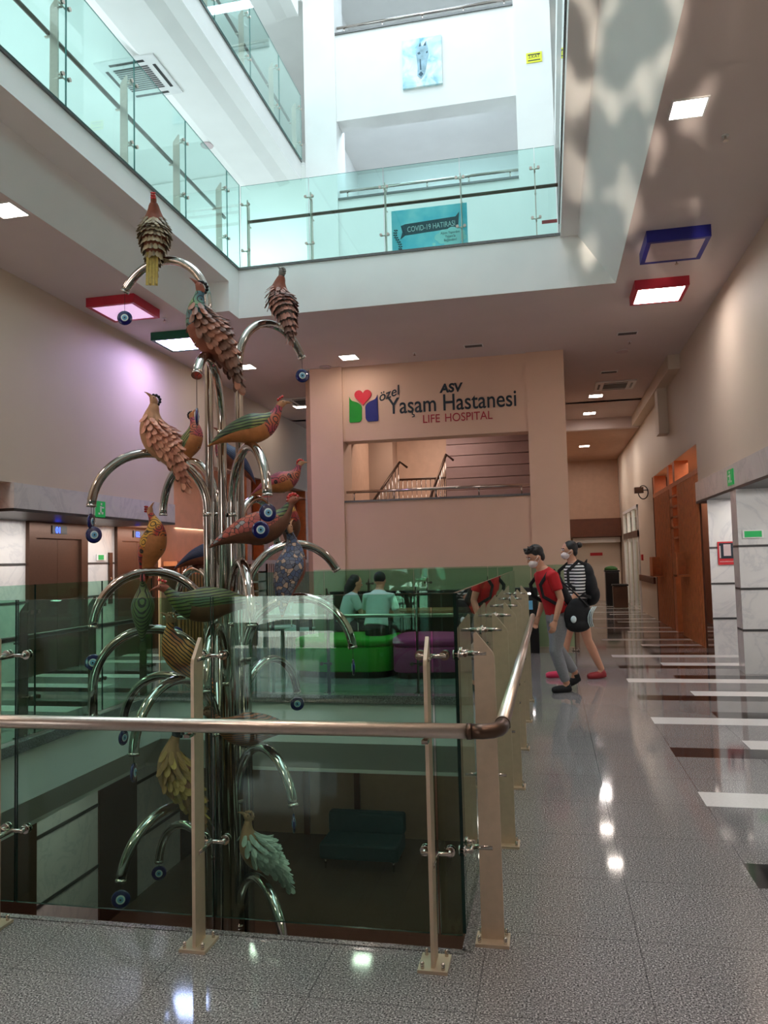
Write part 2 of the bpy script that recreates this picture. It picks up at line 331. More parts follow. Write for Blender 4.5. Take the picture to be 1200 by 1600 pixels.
def parent_loc(p):
    v = Vector((0, 0, 0))
    while p: v = v + p.location; p = p.parent
    return v
def tag(o, label, cat, group=None, kind=None):
    o['label'] = label; o['category'] = cat
    if group: o['group'] = group
    if kind: o['kind'] = kind
    return o
def thing(name, loc, label, cat, group=None):
    o = bpy.data.objects.new(name, None); COL.objects.link(o); o.location = loc; o.empty_display_size = 0.1
    return tag(o, label, cat, group)
def struct(name, mb, mats):
    o = mb.build(name, mats); o['kind'] = 'structure'; return o
def bevel(o, w=0.01, seg=2):
    b = o.modifiers.new('bevel', 'BEVEL'); b.width = w; b.segments = seg; b.limit_method = 'ANGLE'; return o
def copy_tree(o, parent=None):
    c = o.copy(); COL.objects.link(c); c.parent = parent
    for ch in list(o.children): copy_tree(ch, c)
    return c
def text_mesh(name, body, size, m, parent, loc, rot=(pi / 2, 0, 0), align='LEFT', ext=0.006, shear=0.0, sx=1.0, bold=0.0):
    cu = bpy.data.curves.new(name, 'FONT'); cu.body = body; cu.size = size; cu.extrude = ext; cu.align_x = align; cu.shear = shear; cu.offset = bold
    t = bpy.data.objects.new(name, cu); COL.objects.link(t); bpy.context.view_layer.update()
    me = bpy.data.meshes.new_from_object(t.evaluated_get(bpy.context.evaluated_depsgraph_get()))
    bpy.data.objects.remove(t); me.materials.clear(); me.materials.append(M[m])
    o = bpy.data.objects.new(name, me); COL.objects.link(o)
    if parent: o.parent = parent; o.location = Vector(loc) - parent_loc(parent)
    else: o.location = loc
    o.rotation_euler = rot; o.scale = (sx, 1, 1); return o

# ---------------------------------------------------------------- ground floor and lower floor
XL, XR, YN, YF = -4.5, -0.37, 3.05, 8.4            # the stairwell opening in the ground floor
WL, WR = -7.2, 2.95                                # lower wall faces left and right
f = MB()
def patch(x0, x1, y0, y1, mi=0, z=0.0): f.add([(x0, y0, z), (x1, y0, z), (x1, y1, z), (x0, y1, z)], [(0, 1, 2, 3)], mi)
patch(-9, 0.86, -7, YN); patch(-9, XL - 0.75, YN, 28); patch(XR, 0.86, YN, 28); patch(XL - 0.75, XR, YF, 28); patch(XL - 0.75, XL, YN, YF)
y = 4.985 - 0.291 * 41
k = -41
while y < 28:
    y1 = min(y + 0.291, 28); r = k % 8
    a = {0: 1, 4: 2}.get(r, 0); b = {0: 1, 1: 2, 4: 2, 5: 1}.get(r, 0)
    if y1 > 9.9 and r in (4,): b = 2
    patch(0.86, 1.447, y, y1, a); patch(1.447, 9, y, y1, b)
    y = y1; k += 1
# inlaid bands on the lift side of the opening lie in the same floor
for x0, yy, c in [(-5.0, 7.35, 1), (-5.0, 7.64, 2), (-5.55, 8.85, 1), (-5.0, 8.55, 2), (-5.0, 9.7, 1), (-5.0, 6.2, 2), (-5.0, 5.0, 1), (-5.55, 6.5, 1), (-5.0, 12.0, 1), (-5.55, 11.2, 1), (-5.55, 10.0, 2)]:
    f.box(-7.19, x0, yy, yy + 0.29, -0.01, 0.0015, c)
f.box(-9, 9, -7, YN - 0.02, -0.12, -0.02); f.box(-9, XL - .02, YN - 0.02, YF, -0.12, -0.02); f.box(XR + .02, 9, YN - 0.02, YF, -0.12, -0.02); f.box(-9, 9, YF + .02, 28, -0.12, -0.02)
struct('floor', f, ['granite', 'granite_white', 'granite_black'])
# dark granite curb round the opening
c = MB()
c.box(XL, XR, YN - 0.02, YN + 0.012, -0.06, 0.004); c.box(XL - 0.1, XL + 0.03, YN, YF, -0.06, 0.03); c.box(XL, XR, YF - 0.03, YF + 0.1, -0.06, 0.03); c.box(XR - 0.012, XR + 0.03, YN, YF, -0.06, 0.004)
struct('trim_1', c, 'curb')
# slab edge and sloping soffit below the ground floor
s_ = MB()
def ring(mb, a, b, mi=0):
    """faces between two rectangles (x0,x1,y0,y1,z)"""
    A = [(a[0], a[2], a[4]), (a[1], a[2], a[4]), (a[1], a[3], a[4]), (a[0], a[3], a[4])]
    B = [(b[0], b[2], b[4]), (b[1], b[2], b[4]), (b[1], b[3], b[4]), (b[0], b[3], b[4])]
    for i in range(4):
        j = (i + 1) % 4; mb.add([A[i], A[j], B[j], B[i]], [(0, 1, 2, 3)], mi)
ring(s_, (XL, XR, YN, YF, -0.02), (XL, XR, YN, YF, -0.5))
ring(s_, (XL, XR, YN, YF, -0.5), (XL - 0.35, XR + 0.35, YN - 0.3, YF + 0.3, -0.86))
for q in [(-9, XL - .35, -7, 20), (XR + .35, 9, -7, 20), (XL - .35, XR + .35, -7, YN - .3), (XL - .35, XR + .35, YF + .3, 20)]:
    s_.box(q[0], q[1], q[2], q[3], -0.9, -0.86)
struct('trim_2', s_, 'white')
lf = MB().box(-9, 9, -7, 20, -4.4, -4.2); struct('floor_1', lf, 'lowfloor')
lw = MB()
lw.box(-9, 9, 16, 16.3, -4.2, -0.86); lw.box(4, 4.3, -7, 16, -4.2, -0.86); lw.box(-9, 9, -7.3, -7, -4.2, -0.86)
struct('wall_back', lw, 'brown')
ll = MB()
ll.box(-7.5, -7.2, -7, 16, -4.2, -0.86, 0)
for z in (-1.35, -2.3, -3.25): ll.box(-7.2, -7.185, -7, 16, z, z + 0.05, 1)
for y0 in (8.7, 11.4, 14.2, 6.0): ll.box(-7.2, -7.17, y0, y0 + 1.15, -4.2, -1.2, 2)
struct('wall_left', ll, ['marble', 'darkgrey', 'lift_steel'])
d = MB()
for x in (-5.25, -4.15): d.box(x, x + 0.12, 15.93, 16, -4.2, -1.9)
d.box(-5.25, -4.03, 15.93, 16, -2.02, -1.9)
struct('door_1', d, 'wood_dark')
lb = thing('lounge_seat', (-3.6, 14.6, -4.2), 'dark teal low seat on the floor below, seen through the front glass', 'seat')
bevel(MB().box(-4.4, -2.9, 14.2, 15.0, -4.02, -3.72).build('seat', 'teal', lb), .05)
bevel(MB().box(-4.4, -2.9, 14.85, 15.1, -3.75, -3.35).build('backrest', 'teal', lb), .05)
for x in (-4.3, -3.0):
    for yy in (14.3, 14.95): MB().cyl((x, yy, -4.2), (x, yy, -4.0), 0.02).build('leg', 'steel', lb)

# ---------------------------------------------------------------- ceilings and slabs
c = MB()
Z1 = 5.0
AX0, AX1, AYN, AYF = -4.2, 0.30, -0.6, 10.2         # the atrium opening in the floor above
cx0, cx1 = -4.85, 0.97
def cbox(x0, x1, y0, y1, z=Z1, t=0.06): c.box(x0, x1, y0, y1, z, z + t)
cbox(-9, cx0, -7, 28); cbox(cx1, 9, -7, 20.4); cbox(cx0, cx1, AYF + 0.004, 28); cbox(cx0, cx1, -7, AYN); cbox(cx0, AX0 - 0.004, 9.854, AYF + 0.004)
cbox(cx1, 9, 20.4, 28)
struct('ceiling', c, 'ceil')
c = MB().box(0.36, 2.35, 20.3, 20.5, 4.72, Z1); struct('trim_3', c, 'ceil')
c = MB().box(0.36, 2.35, 20.5, 27, 4.72, 4.76); struct('ceiling_1', c, 'brown')
s2 = MB()
# left: sloping side, soffit, fascia
s2.add([(cx0, AYN, Z1), (cx0, 9.85, Z1), (-4.55, 9.85, 5.42), (-4.55, AYN, 5.42)], [(0, 1, 2, 3)])
s2.add([(-4.55, AYN, 5.42), (-4.55, 9.85, 5.42), (AX0, 9.85, 5.42), (AX0, AYN, 5.42)], [(0, 1, 2, 3)])
s2.add([(cx0, 9.85, Z1), (AX0, 9.85, Z1), (AX0, 9.85, 5.42), (-4.55, 9.85, 5.42)], [(0, 1, 2, 3)])
s2.add([(AX0, AYN, 5.42), (AX0, 9.85, 5.42), (AX0, 9.85, 5.7), (AX0, AYN, 5.7)], [(0, 1, 2, 3)])
s2.add([(AX0, 9.85, Z1), (AX0, AYF, Z1), (AX0, AYF, 5.7), (AX0, 9.85, 5.7)], [(0, 1, 2, 3)])
# far fascia, end face and right sloping side
s2.add([(AX0, AYF, Z1), (AX1, AYF, Z1), (AX1, AYF, 5.7), (AX0, AYF, 5.7)], [(0, 1, 2, 3)])
s2.add([(AX1, AYF, Z1), (cx1, AYF, Z1), (0.52, AYF, 5.68), (AX1, AYF, 5.68)], [(0, 1, 2, 3)])
s2.add([(cx1, AYN, Z1), (cx1, AYF, Z1), (0.52, AYF, 5.68), (0.52, AYN, 5.68)], [(0, 1, 2, 3)])
s2.add([(0.52, AYN, 5.68), (0.52, AYF, 5.68), (AX1, AYF, 5.68), (AX1, AYN, 5.68)], [(0, 1, 2, 3)])
s2.add([(AX1, AYN, 5.68), (AX1, AYF, 5.68), (AX1, AYF, 5.86), (AX1, AYN, 5.86)], [(0, 1, 2, 3)])
s2.add([(cx0, AYN, Z1), (cx1, AYN, Z1), (cx1, AYN, 5.7), (cx0, AYN, 5.7)], [(0, 1, 2, 3)])
struct('trim_4', s2, 'white')
u = MB()                                              # upper floor slabs
u.box(-8.2, AX0 - 0.001, AYN, AYF, 5.62, 5.7); u.box(-8.2, 4, AYF + 0.001, 13.2, 5.62, 5.7); u.box(-8.2, -4.14, 13.2, 18, 5.62, 5.7); u.box(.4, 4, 13.2, 18, 5.62, 5.7); u.box(AX1 + 0.001, 4, AYN, AYF, 5.78, 5.86); u.box(-8.2, 4, -4, AYN, 5.62, 5.7)
struct('floor_2', u, 'white')
t = MB().box(AX0 - 0.06, AX0 + 0.02, AYN, AYF, 5.7, 5.735).box(AX0, AX1, AYF - 0.02, AYF + 0.06, 5.7, 5.735).box(AX1 - 0.02, AX1 + 0.05, AYN, AYF, 5.86, 5.885)
struct('trim_5', t, 'curb')
for n_, (zb, zt) in enumerate([(8.5, 8.86), (11.68, 12.04)]):
    u = MB()
    u.prism([(-8.2, zb + 0.32), (-5.6, zb + 0.32), (-5.2, zb - 0.05), (-4.62, zb - 0.05), (-4.42, zb), (AX0, zb), (AX0, zt), (-8.2, zt)], 'y', -4, 13.25)
    u.prism([(4, zb + 0.3), (1.0, zb + 0.3), (0.5, zb), (AX1 + 0.06, zb), (AX1 + 0.06, zt), (4, zt)], 'y', -4, 13.25)
    u.box(-8.2, -4.135, 13.25, 18, zb + 0.3, zt); u.box(0.5, 4, 13.25, 18, zb + .3, zt)
    struct('floor_%d' % (n_ + 3), u, 'white')
    struct('trim_%d' % (n_ + 6), MB().box(AX0 - 0.06, AX0 + 0.02, -4, 13.25, zt, zt + 0.035), 'curb')
struct('ceiling_2', MB().box(-8.2, 4, -4, 18.2, 14.0, 14.2), 'white')
w = MB()
w.box(-8.4, -8.2, -4, 18.2, 5.0, 14.0); w.box(-8.2, -3.9, 18, 18.2, 5.0, 14); w.box(0.5, 4, 18, 18.2, 5.0, 14); w.box(4, 4.2, -4, 18.2, 5.0, 14.0); w.box(-8.2, 4, -4.2, -4, 5.0, 14)
struct('wall_upper', w, 'white')

# ---------------------------------------------------------------- the wall across the atrium, with its openings
YW = 13.3
struct('wall_centre', MB().box(-4.13, -3.53, YW, YW + 0.6, 0, 5.0), 'beige')
struct('wall_centre', MB().box(-0.27, 0.36, YW, YW + 0.6, 0, 5.0), 'beige')
struct('wall_centre', MB().box(-3.53, -0.27, YW + 0.05, YW + 0.4, 3.65, 5.0), 'beige')
struct('wall_centre', MB().box(-3.53, -0.27, YW + 0.05, YW + 0.4, 0, 2.55), 'beige')

struct('wall_atrium', MB().box(-4.13, -3.53, YW, YW + 0.6, 5.06, 14), 'white')
struct('wall_atrium', MB().box(-0.27, 0.36, YW, YW + 0.6, 5.06, 14), 'white')
struct('wall_atrium', MB().box(-3.53, -0.27, YW + 0.05, YW + 0.45, 5.06, 8.1), 'white')
struct('wall_atrium', MB().box(-3.53, -0.27, YW + 0.05, YW + 0.45, 9.6, 11.25), 'white')
struct('wall_atrium', MB().box(-3.53, -0.27, YW + 0.05, YW + 0.45, 12.6, 14), 'white')

sl = MB().box(-3.53, -0.27, YW + 0.02, YW + 0.5, 2.55, 2.585); struct('trim_8', sl, 'curb')
sl = MB().box(-3.53, -0.27, YW + 0.02, YW + 0.5, 8.1, 8.135).box(-3.53, -0.27, YW + 0.02, YW + 0.5, 11.25, 11.285); struct('trim_9', sl, 'curb')
for z, zs, lab in [(2.585, 0.16, 'steel rail on the ledge of the opening below the hospital sign'), (8.135, 0.17, 'steel rail on the ledge of the upper opening, behind the balcony glass'), (11.285, 0.17, 'steel rail on the topmost opening, above the horse painting')]:
    r = thing('ledge_rail', (-1.9, YW + 0.15, z), lab, 'railing')
    MB().cyl((-3.52, YW + 0.15, z + zs), (-0.28, YW + 0.15, z + zs), 0.025).build('rail', 'steel', r)
    for x in (-3.38, -2.65, -1.9, -1.15, -0.42): MB().cyl((x, YW + 0.15, z), (x, YW + 0.15, z + zs), 0.013).build('bracket', 'steel', r)
# stair hall seen through the lower opening
w = MB(); w.box(-4.4, 0.4, 19, 19.2, 0, 5.0); w.box(-4.4, -4.13, YW + 0.6, 19, 0, 5.0); w.box(0.1, 0.36, YW + 0.6, 27, 0, 5.0)
struct('wall_stair', w, 'brown')
struct('wall_stair_upper', MB().box(-3.9, 0.36, 16.5, 16.7, 5.1, 14).box(-4.1, -3.9, 13.9, 16.5, 5.1, 14).box(0.36, 0.5, 13.9, 16.5, 5.1, 14), 'white')
struct('ceiling_3', MB().box(-4.1, 0.1, 13.9, 16.6, 4.2, 4.3).box(-4.1, 0.1, 13.9, 19, 4.9, 5.0), 'ceil')
struct('ceiling_4', MB().box(-4.1, 0.36, 13.75, 16.5, 10.2, 10.3).box(-4.1, .36, 13.75, 16.5, 13.2, 13.3), 'white')
struct('floor_6', MB().box(-4.1, 0.1, 13.9, 16, 2.0, 2.12), 'curb')
struct('wall_stair_column', MB().box(-3.55, -3.05, 15.4, 15.9, 2.1, 4.2), 'beige')
fl = MB()
for i in range(7): fl.box(-1.95, 0.08, 15.1 + 0.06 * i, 15.3 + .06 * i, 2.4 + 0.235 * i, 2.61 + 0.235 * i)
st = fl.build('staircase', 'mauve'); tag(st, 'underside of a mauve stair flight seen through the opening below the sign', 'stairs')
for lab, pts in [('dark slanting stair balustrade at the left of the opening', ((-3.5, 14.4, 2.3), (-2.9, 15.4, 3.5))), ('dark steep stair balustrade beside the mauve stair flight', ((-2.25, 14.3, 2.35), (-1.9, 15.0, 3.55)))]:
    a, b = Vector(pts[0]), Vector(pts[1]); r = thing('stair_balustrade', (a.x, a.y, 2.12), lab, 'railing')
    MB().tube([a, b, b + Vector((0.12, 0.15, -0.1))], 0.025, 8).build('handrail', 'steel_dark', r)
    for i in range(12):
        p = a.lerp(b, (i + 0.5) / 12); MB().cyl((p.x, p.y, max(2.12, p.z - 1.0)), (p.x, p.y, p.z), 0.008, 6).build('baluster', 'steel', r)
r = thing('landing_balustrade', (-2.5, 16.2, 2.1), 'straight balustrade of thin bars across the landing in the opening', 'railing')
MB().cyl((-3.1, 16.2, 3.22), (-1.9, 16.2, 3.22), 0.022, 8).build('handrail', 'steel_dark', r)
for i in range(13): MB().cyl((-3.1 + 0.1 * i, 16.2, 2.1), (-3.1 + 0.1 * i, 16.2, 3.22), 0.008, 6).build('baluster', 'steel', r)

# ---------------------------------------------------------------- right wall
XW = 2.37
struct('wall_right', MB().box(XW, 4, -7, 13.1, 2.62, 5.0), 'beige_side')
struct('wall_right', MB().box(XW, 4, 13.1, 18.55, 3.25, 5.0), 'beige_side')
struct('wall_right', MB().box(XW, 4, 18.55, 21.6, 0, 5.0), 'beige_side')
struct('wall_right', MB().box(XW, 4, 21.6, 25.6, 2.85, 5.0), 'beige_side')
struct('wall_right', MB().box(XW, 4, 25.6, 28, 0, 5), 'beige_side')

w = MB().box(XW - 0.05, 4, -7, 13.08, 2.32, 2.62); w2 = struct('trim_10', w, 'marble')
struct('trim_11', MB().box(XW - 0.05, 4, -7, 13.08, 2.285, 2.318), 'darkgrey')
def pier(x0, x1, y0, y1, ch, name):
    b = MB(); b.prism([(x0, y0), (x1, y0), (x1, y1), (x0 + ch, y1)], 'z', 0, 2.285)
    for z in (0.52, 1.03, 1.56): b.prism([(x0 - 0.006, y0 - 0.006), (x1, y0 - 0.006), (x1, y1), (x0 + ch, y1)], 'z', z, z + 0.028, 1)
    return struct(name, b, ['marble', 'darkgrey'])
pier(2.31, 3.9, 10.35, 10.75, 0.02, 'wall_pier_near'); pier(2.33, 3.9, 12.25, 13.1, 0.16, 'wall_pier_far')
struct('wall_right_recess', MB().box(3.4, 4, -7, 13.1, 0, 2.285), 'marble')
w = MB().box(0.36, XW, 27, 27.2, 0, 5); struct('wall_end', w, 'brown')
struct('door_2', MB().box(0.9, XW - 0.05, 26.9, 27, 0, 1.95), 'beige_side')
struct('trim_12', MB().box(0.36, XW - .02, 26.4, 27, 2.12, 2.72), 'wood_dark')
struct('trim_13', MB().box(0.8, XW - 0.05, 26.6, 26.95, 1.93, 2.10), 'white')
# duct boxing on the upper right wall
struct('trim_14', MB().box(2.17, XW - .001, 14.2, 20.3, 4.74, 4.999), 'beige_side'); struct('trim_15', MB().box(2.19, XW - .001, 15.8, 16.2, 3.85, 4.74), 'beige_side')
# timber portal on the right: posts, lintel, two slatted screens, shelf boxes
def portal(sx, xw, y0, y1, zt, label, zb_=2.78):
    p = thing('timber_portal', (xw, (y0 + y1) / 2, 0), label, 'screen')
    X = lambda d: (xw + sx * d)
    def bx(mb, d0, d1, ya, yb, za, zb): a, b = sorted((X(d0), X(d1))); return mb.box(a, b, ya, yb, za, zb)
    bx(MB(), 0.0, 0.25, y0, y1, zb_, zb_ + 0.08).build('crossbeam', 'wood', p)
    n = 0
    for ya, yb in ((y0 + 0.05, y0 + (y1 - y0) * 0.40), (y0 + (y1 - y0) * 0.58, y1 - 0.02)):
        bx(MB(), 0.012, 0.04, ya, yb, 0, zb_ - 0.002).build('gap_shade_board', 'wood_dark', p); m = MB(); yy = ya  # dark board puts the shade between the slats into its colour
        while yy < yb - 0.03: bx(m, 0.0, 0.011, yy, yy + 0.06, 0.0, zb_ - 0.002); yy += 0.125
        m.build('slat_screen', 'wood', p)
    for yy in (y0 + (y1 - y0) * 0.42, y0 + (y1 - y0) * 0.55, y1 - 0.3): bx(MB(), 0.0, 0.25, yy, yy + 0.24, zb_ + 0.08, zt).build('post', 'wood', p)
    bx(MB(), 0.0, 0.25, y0 + (y1 - y0) * 0.50, y0 + (y1 - y0) * 0.56, 0, zb_).build('post', 'wood', p)
    for i in range(5): bx(MB(), 0.0, 0.22, y0 + (y1 - y0) * 0.40, y0 + (y1 - y0) * 0.56, zb_ - 0.2 - 0.2 * i, zb_ - 0.16 - 0.2 * i).build('rung', 'wood', p)
    return p
portal(1, XW, 13.1, 18.5, 3.25, 'orange timber portal with two slatted screens in the right wall of the corridor')
struct('wall_alcove_right', MB().box(3.3, 3.4, 13.1, 18.55, 0, 3.25).box(XW + .3, 3.4, 13.1, 13.2, 0, 3.25), 'peach')
for y0, z0, lab in ((14.2, 1.1, 'orange open wooden box fixed to the nearer slatted screen'), (17.4, 1.02, 'orange open wooden box fixed to the farther slatted screen')):
    b = thing('wall_box', (XW, y0, z0), lab, 'box')
    MB().box(XW - 0.22, XW - 0.2, y0, y0 + 0.45, z0, z0 + 0.42).build('front_panel', 'wood', b)
    MB().box(XW - 0.22, XW - 0.006, y0, y0 + 0.45, z0, z0 + 0.03).build('bottom_panel', 'wood', b)
    MB().box(XW - 0.22, XW - 0.006, y0 + .43, y0 + 0.45, z0, z0 + 0.42).build('side_panel', 'wood', b)
# glazed sliding door farther along
d = thing('sliding_door', (XW, 23.6, 0), 'pale framed glass sliding door in the right wall near the corridor end', 'door')
for ya in (21.62, 22.9, 24.2, 25.5): MB().box(XW - 0.04, XW + 0.06, ya, ya + 0.09, 0, 2.84).build('frame_post', 'white_plastic', d)
MB().box(XW - 0.04, XW + 0.06, 21.62, 25.59, 1.98, 2.16).build('door_header', 'brushed', d); MB().box(XW - 0.04, XW + 0.06, 21.62, 25.59, 2.76, 2.84).build('top_frame', 'white_plastic', d)
for ya in (21.71, 22.99, 24.29): MB().box(XW, XW + 0.01, ya, ya + 1.19, 0.02, 2.76).build('glass_pane', 'glass_clear', d)
struct('wall_clinic', MB().box(3.6, 3.7, 21.0, 26, 0, 2.85), 'beige')
tag(MB().box(XW - 0.05, XW, 18.7, 21.6, 0.82, 0.97).build('bumper_rail', 'wood_dark'), 'dark bumper rail along the wall between portal and glass door', 'rail')
struct('trim_16', MB().box(XW, 4, 18.53, 18.56, 0, 3.25), 'wood_dark')

# ---------------------------------------------------------------- left wall
XA = -6.1
struct('wall_left_upper', MB().box(-7.5, XA, -7, 11.9, 2.52, 5.0), 'beige_side')
struct('wall_left_upper', MB().box(-7.5, XA, 11.9, 19.4, 3.35, 5.0), 'beige_side')
struct('wall_left_upper', MB().box(-7.5, XA, 19.4, 28, 0, 5), 'beige_side')
struct('wall_left_upper', MB().box(-7.5, -4.13, 27, 27.2, 0, 5), 'beige_side')

struct('trim_17', MB().box(-7.5, XA + 0.03, 7.9, 11.88, 2.22, 2.52), 'marble'); struct('trim_18', MB().box(-7.5, XA + 0.03, 7.9, 11.88, 2.185, 2.218), 'darkgrey')
w = MB(); w.box(-7.5, WL, -7, 14.8, 0, 2.52, 0)
for z in (0.52, 1.03, 1.56): w.box(WL, WL + 0.008, 7.8, 14.8, z, z + 0.03, 1)
struct('wall_left_lift', w, ['marble', 'darkgrey'])
struct('wall_alcove_left', MB().box(-7.3, -7.2, 14.8, 19.4, 0, 3.35).box(-6.42, -6.37, 11.95, 19.4, 0, 3.35).box(-7.5, -6.42, 11.9, 11.95, 2.52, 3.35), 'peach')
struct('trim_19', MB().box(-7.2, XA, 7.25, 7.6, 0, 3.05), 'wood')
portal(-1, XA, 12.0, 19.4, 3.35, 'orange timber portal with slatted screens beyond the lifts, behind the pipe sculpture', 1.5)
for y0, lab, num in ((9.72, 'bronze lift doors nearer the camera in the left marble wall', '01'), (12.0, 'bronze lift doors farther away, behind the pipe sculpture', '02')):
    e = thing('elevator_door', (WL, y0 + 0.6, 0), lab, 'elevator')
    fr = MB(); fr.box(WL, WL + 0.06, y0 - 0.1, y0 + 0.05, 0, 2.2); fr.box(WL, WL + 0.06, y0 + 1.15, y0 + 1.32, 0, 2.2); fr.box(WL, WL + 0.06, y0 + .05, y0 + 1.15, 1.95, 2.2)
    fr.build('door_frame', 'lift_steel', e)
    for i in range(2): MB().box(WL, WL + 0.02, y0 + 0.05 + 0.55 * i, y0 + 0.595 + 0.55 * i, 0, 1.95).build('door_leaf', 'lift_steel', e)
    dp = MB().box(WL + 0.06, WL + 0.075, y0 + 0.40, y0 + 0.75, 2.02, 2.14).build('floor_display', 'black', e)
    text_mesh('display_number', num, 0.13, 'led_blue', e, (WL + 0.078, y0 + 0.47, 2.03), (pi / 2, 0, pi / 2), ext=0.002)
cp = thing('lift_call_panel', (WL, 11.75, 1.0), 'tall narrow dark call panel on marble between the two lifts', 'panel')
MB().box(WL, WL + 0.03, 11.7, 11.8, 0.9, 1.75).build('panel', 'steel_dark', cp); 
for z in (1.2, 1.32): MB().cyl((WL + 0.03, 11.75, z), (WL + 0.036, 11.75, z), 0.02).build('button', 'steel', cp)

# ---------------------------------------------------------------- room behind the camera (it lights the place and shows in the glass)
w = MB()
for x0, x1 in ((-9, -5.7), (-3.7, 4)): w.box(x0, x1, -7.2, -7, 0, 3.2)
w.box(-9, 4, -7.2, -7, 2.6, 5)
struct('wall_rear', w, 'brown')
fr = MB()
for xm in (-5.7, -5.06, -4.38, -3.75): fr.box(xm, xm + 0.06, -7.15, -7.05, 0, 2.6)
fr.box(-5.7, -3.7, -7.15, -7.05, 2.05, 2.12)
struct('window_1', fr, 'white_plastic')
struct('ground_outside', MB().box(-30, 30, -40, -7.3, -0.3, -0.1), 'white')

# ---------------------------------------------------------------- glass balustrades
ORD = ['first', 'second', 'third', 'fourth', 'fifth', 'sixth', 'seventh', 'eighth', 'ninth', 'tenth', 'eleventh', 'twelfth']
def make_post(gd, m='post', h=1.2, clamps=(0.36, 1.12)):
    """flat plate post; local +x points to the glass, which stands gd away"""
    p = thing('balustrade_post', (0, 0, 0), '', 'post')
    MB().prism([(-0.045, 0.01), (0.045, 0.01), (0.040, h), (0.030, h + 0.006), (-0.035, h - 0.075), (-0.041, h - 0.095)], 'y', -0.007, 0.007).build('plate', m, p, False)
    b = MB().box(-0.065, 0.065, -0.055, 0.055, 0, 0.012)
    b.build('base_plate', m, p, False)
    for x in (-0.05, 0.05):
        for y in (-0.038, 0.038): MB().cyl((x, y, 0.012), (x, y, 0.03), 0.007, 8).ball((x, y, 0.03), 0.008, 8).build('bolt', 'steel', p, False)
    for z in clamps:
        c = MB(); c.cyl((-0.01, 0.0, z), (gd - 0.03, 0.0, z), 0.011, 12); c.cyl((gd - 0.035, -0.06, z), (gd - 0.035, 0.06, z), 0.008, 10)
        for y in (-0.05, 0.05): c.cyl((gd - 0.04, y, z), (gd + 0.012, y, z), 0.009, 10); c.cyl((gd - 0.014, y, z), (gd - 0.006, y, z), 0.02, 14); c.cyl((gd + 0.006, y, z), (gd + 0.014, y, z), 0.02, 14)
        c.build('glass_clamp', 'steel' if m == 'post' else m, p, False)
    MB().cyl((-0.03, 0, h - 0.37), (-0.07, 0, h - 0.362), 0.009, 8).box(-0.095, -0.06, -0.012, 0.012, h - 0.372, h - 0.36).build('rail_bracket', 'steel' if m == 'post' else m, p, False)
    return p
def put_post(proto, loc, rz, label, group=None, first=[]):
    if proto not in first: first.append(proto); o = proto
    else: o = copy_tree(proto)
    o.location = loc; o.rotation_euler = (0, 0, rz); o['label'] = label
    if group: o['group'] = group
    return o
def pane(p0, p1, z0, z1, label, m='glass', group=None):
    """upright pane between two plan points, 12 mm thick, dark polished edges"""
    a, b = Vector(p0 + (0,)), Vector(p1 + (0,)); t = (b - a).normalized(); n = Vector((-t.y, t.x, 0)) * 0.006
    a += t * 0.005; b -= t * 0.005
    q = [a - n, b - n, b + n, a + n]
    mb = MB(); vs = [Vector((v.x, v.y, z0)) for v in q] + [Vector((v.x, v.y, z1)) for v in q]
    mb.add(vs, [(0, 1, 5, 4), (2, 3, 7, 6)], 0); mb.add(vs, [(3, 2, 1, 0), (4, 5, 6, 7), (1, 2, 6, 5), (3, 0, 4, 7)], 1)
    o = mb.build('glass_pane', [m, 'glass_edge' if m == 'glass' else 'glass_edge_up']); tag(o, label, 'glass', group)
    return o
M['glass_edge_up'] = mat('glass_edge_light', (70, 130, 124), 0.15)
PF = make_post(0.155); PS = make_post(0.105); PD = make_post(0.11, 'steel_dark'); PU = make_post(0.12, 'brushed', 1.08, (0.3, 0.98))
g = 'steel plate posts of the glass balustrades'
for i, x in enumerate((-0.47, -1.41, -2.35, -3.29, -4.2)):
    put_post(PF, (x, 2.935, 0), pi / 2, '%s steel plate post from the near corner along the front handrail' % ORD[i], g)
ys = [3.15 + 1.04 * i for i in range(6)]
for i, y in enumerate(ys):
    put_post(PS, (-0.27, y, 0.0), pi, 'champagne plate post on the corridor side of the stairwell, %s from the near corner' % ORD[i], g)
yl = [4.1, 5.15, 6.2, 7.27, 8.3]
for i, y in enumerate(yl): put_post(PD, (-4.655, y, 0), 0, 'dark plate post on the lift side of the stairwell, %s from the far corner' % ORD[len(yl) - 1 - i], g)
xf = [-0.55, -1.47, -2.5, -3.5]
for i, x in enumerate(xf): put_post(PD, (x, 8.58, 0), -pi / 2, 'thin dark post on the far side of the stairwell, %s from the right' % ORD[i], g)
# panes, lower balustrade
g = 'clear green glass panes of the balustrades'
xs = [-0.375, -0.47, -1.41, -2.35, -3.29, -4.2, -4.52]
for i in range(6): pane((xs[i + 1], 3.085), (xs[i], 3.085), 0.045, 1.365, 'green glass pane behind the front handrail, %s from the right corner' % ORD[i], group=g)
yy = [3.095] + ys[1:] + [8.44]
yy = [3.095, 3.155] + ys[1:] + [8.43]
for i in range(len(yy) - 1): pane((-0.375, yy[i]), (-0.375, yy[i + 1]), 0.045, 1.365, 'green glass pane on the corridor side of the stairwell, %s from the near corner' % ORD[i], group=g)
yy = [3.1] + yl
for i in range(len(yy) - 1): pane((-4.54, yy[i]), (-4.54, yy[i + 1]), 0.045, 1.365, 'green glass pane on the lift side of the stairwell, %s from the near end' % ORD[i], group=g)
xx = [-0.38] + xf + [-4.53]
for i in range(len(xx) - 1): pane((xx[i + 1], 8.46), (xx[i], 8.46), 0.045, 1.40, 'green glass pane on the far side of the stairwell, %s from the right' % ORD[i], group=g)
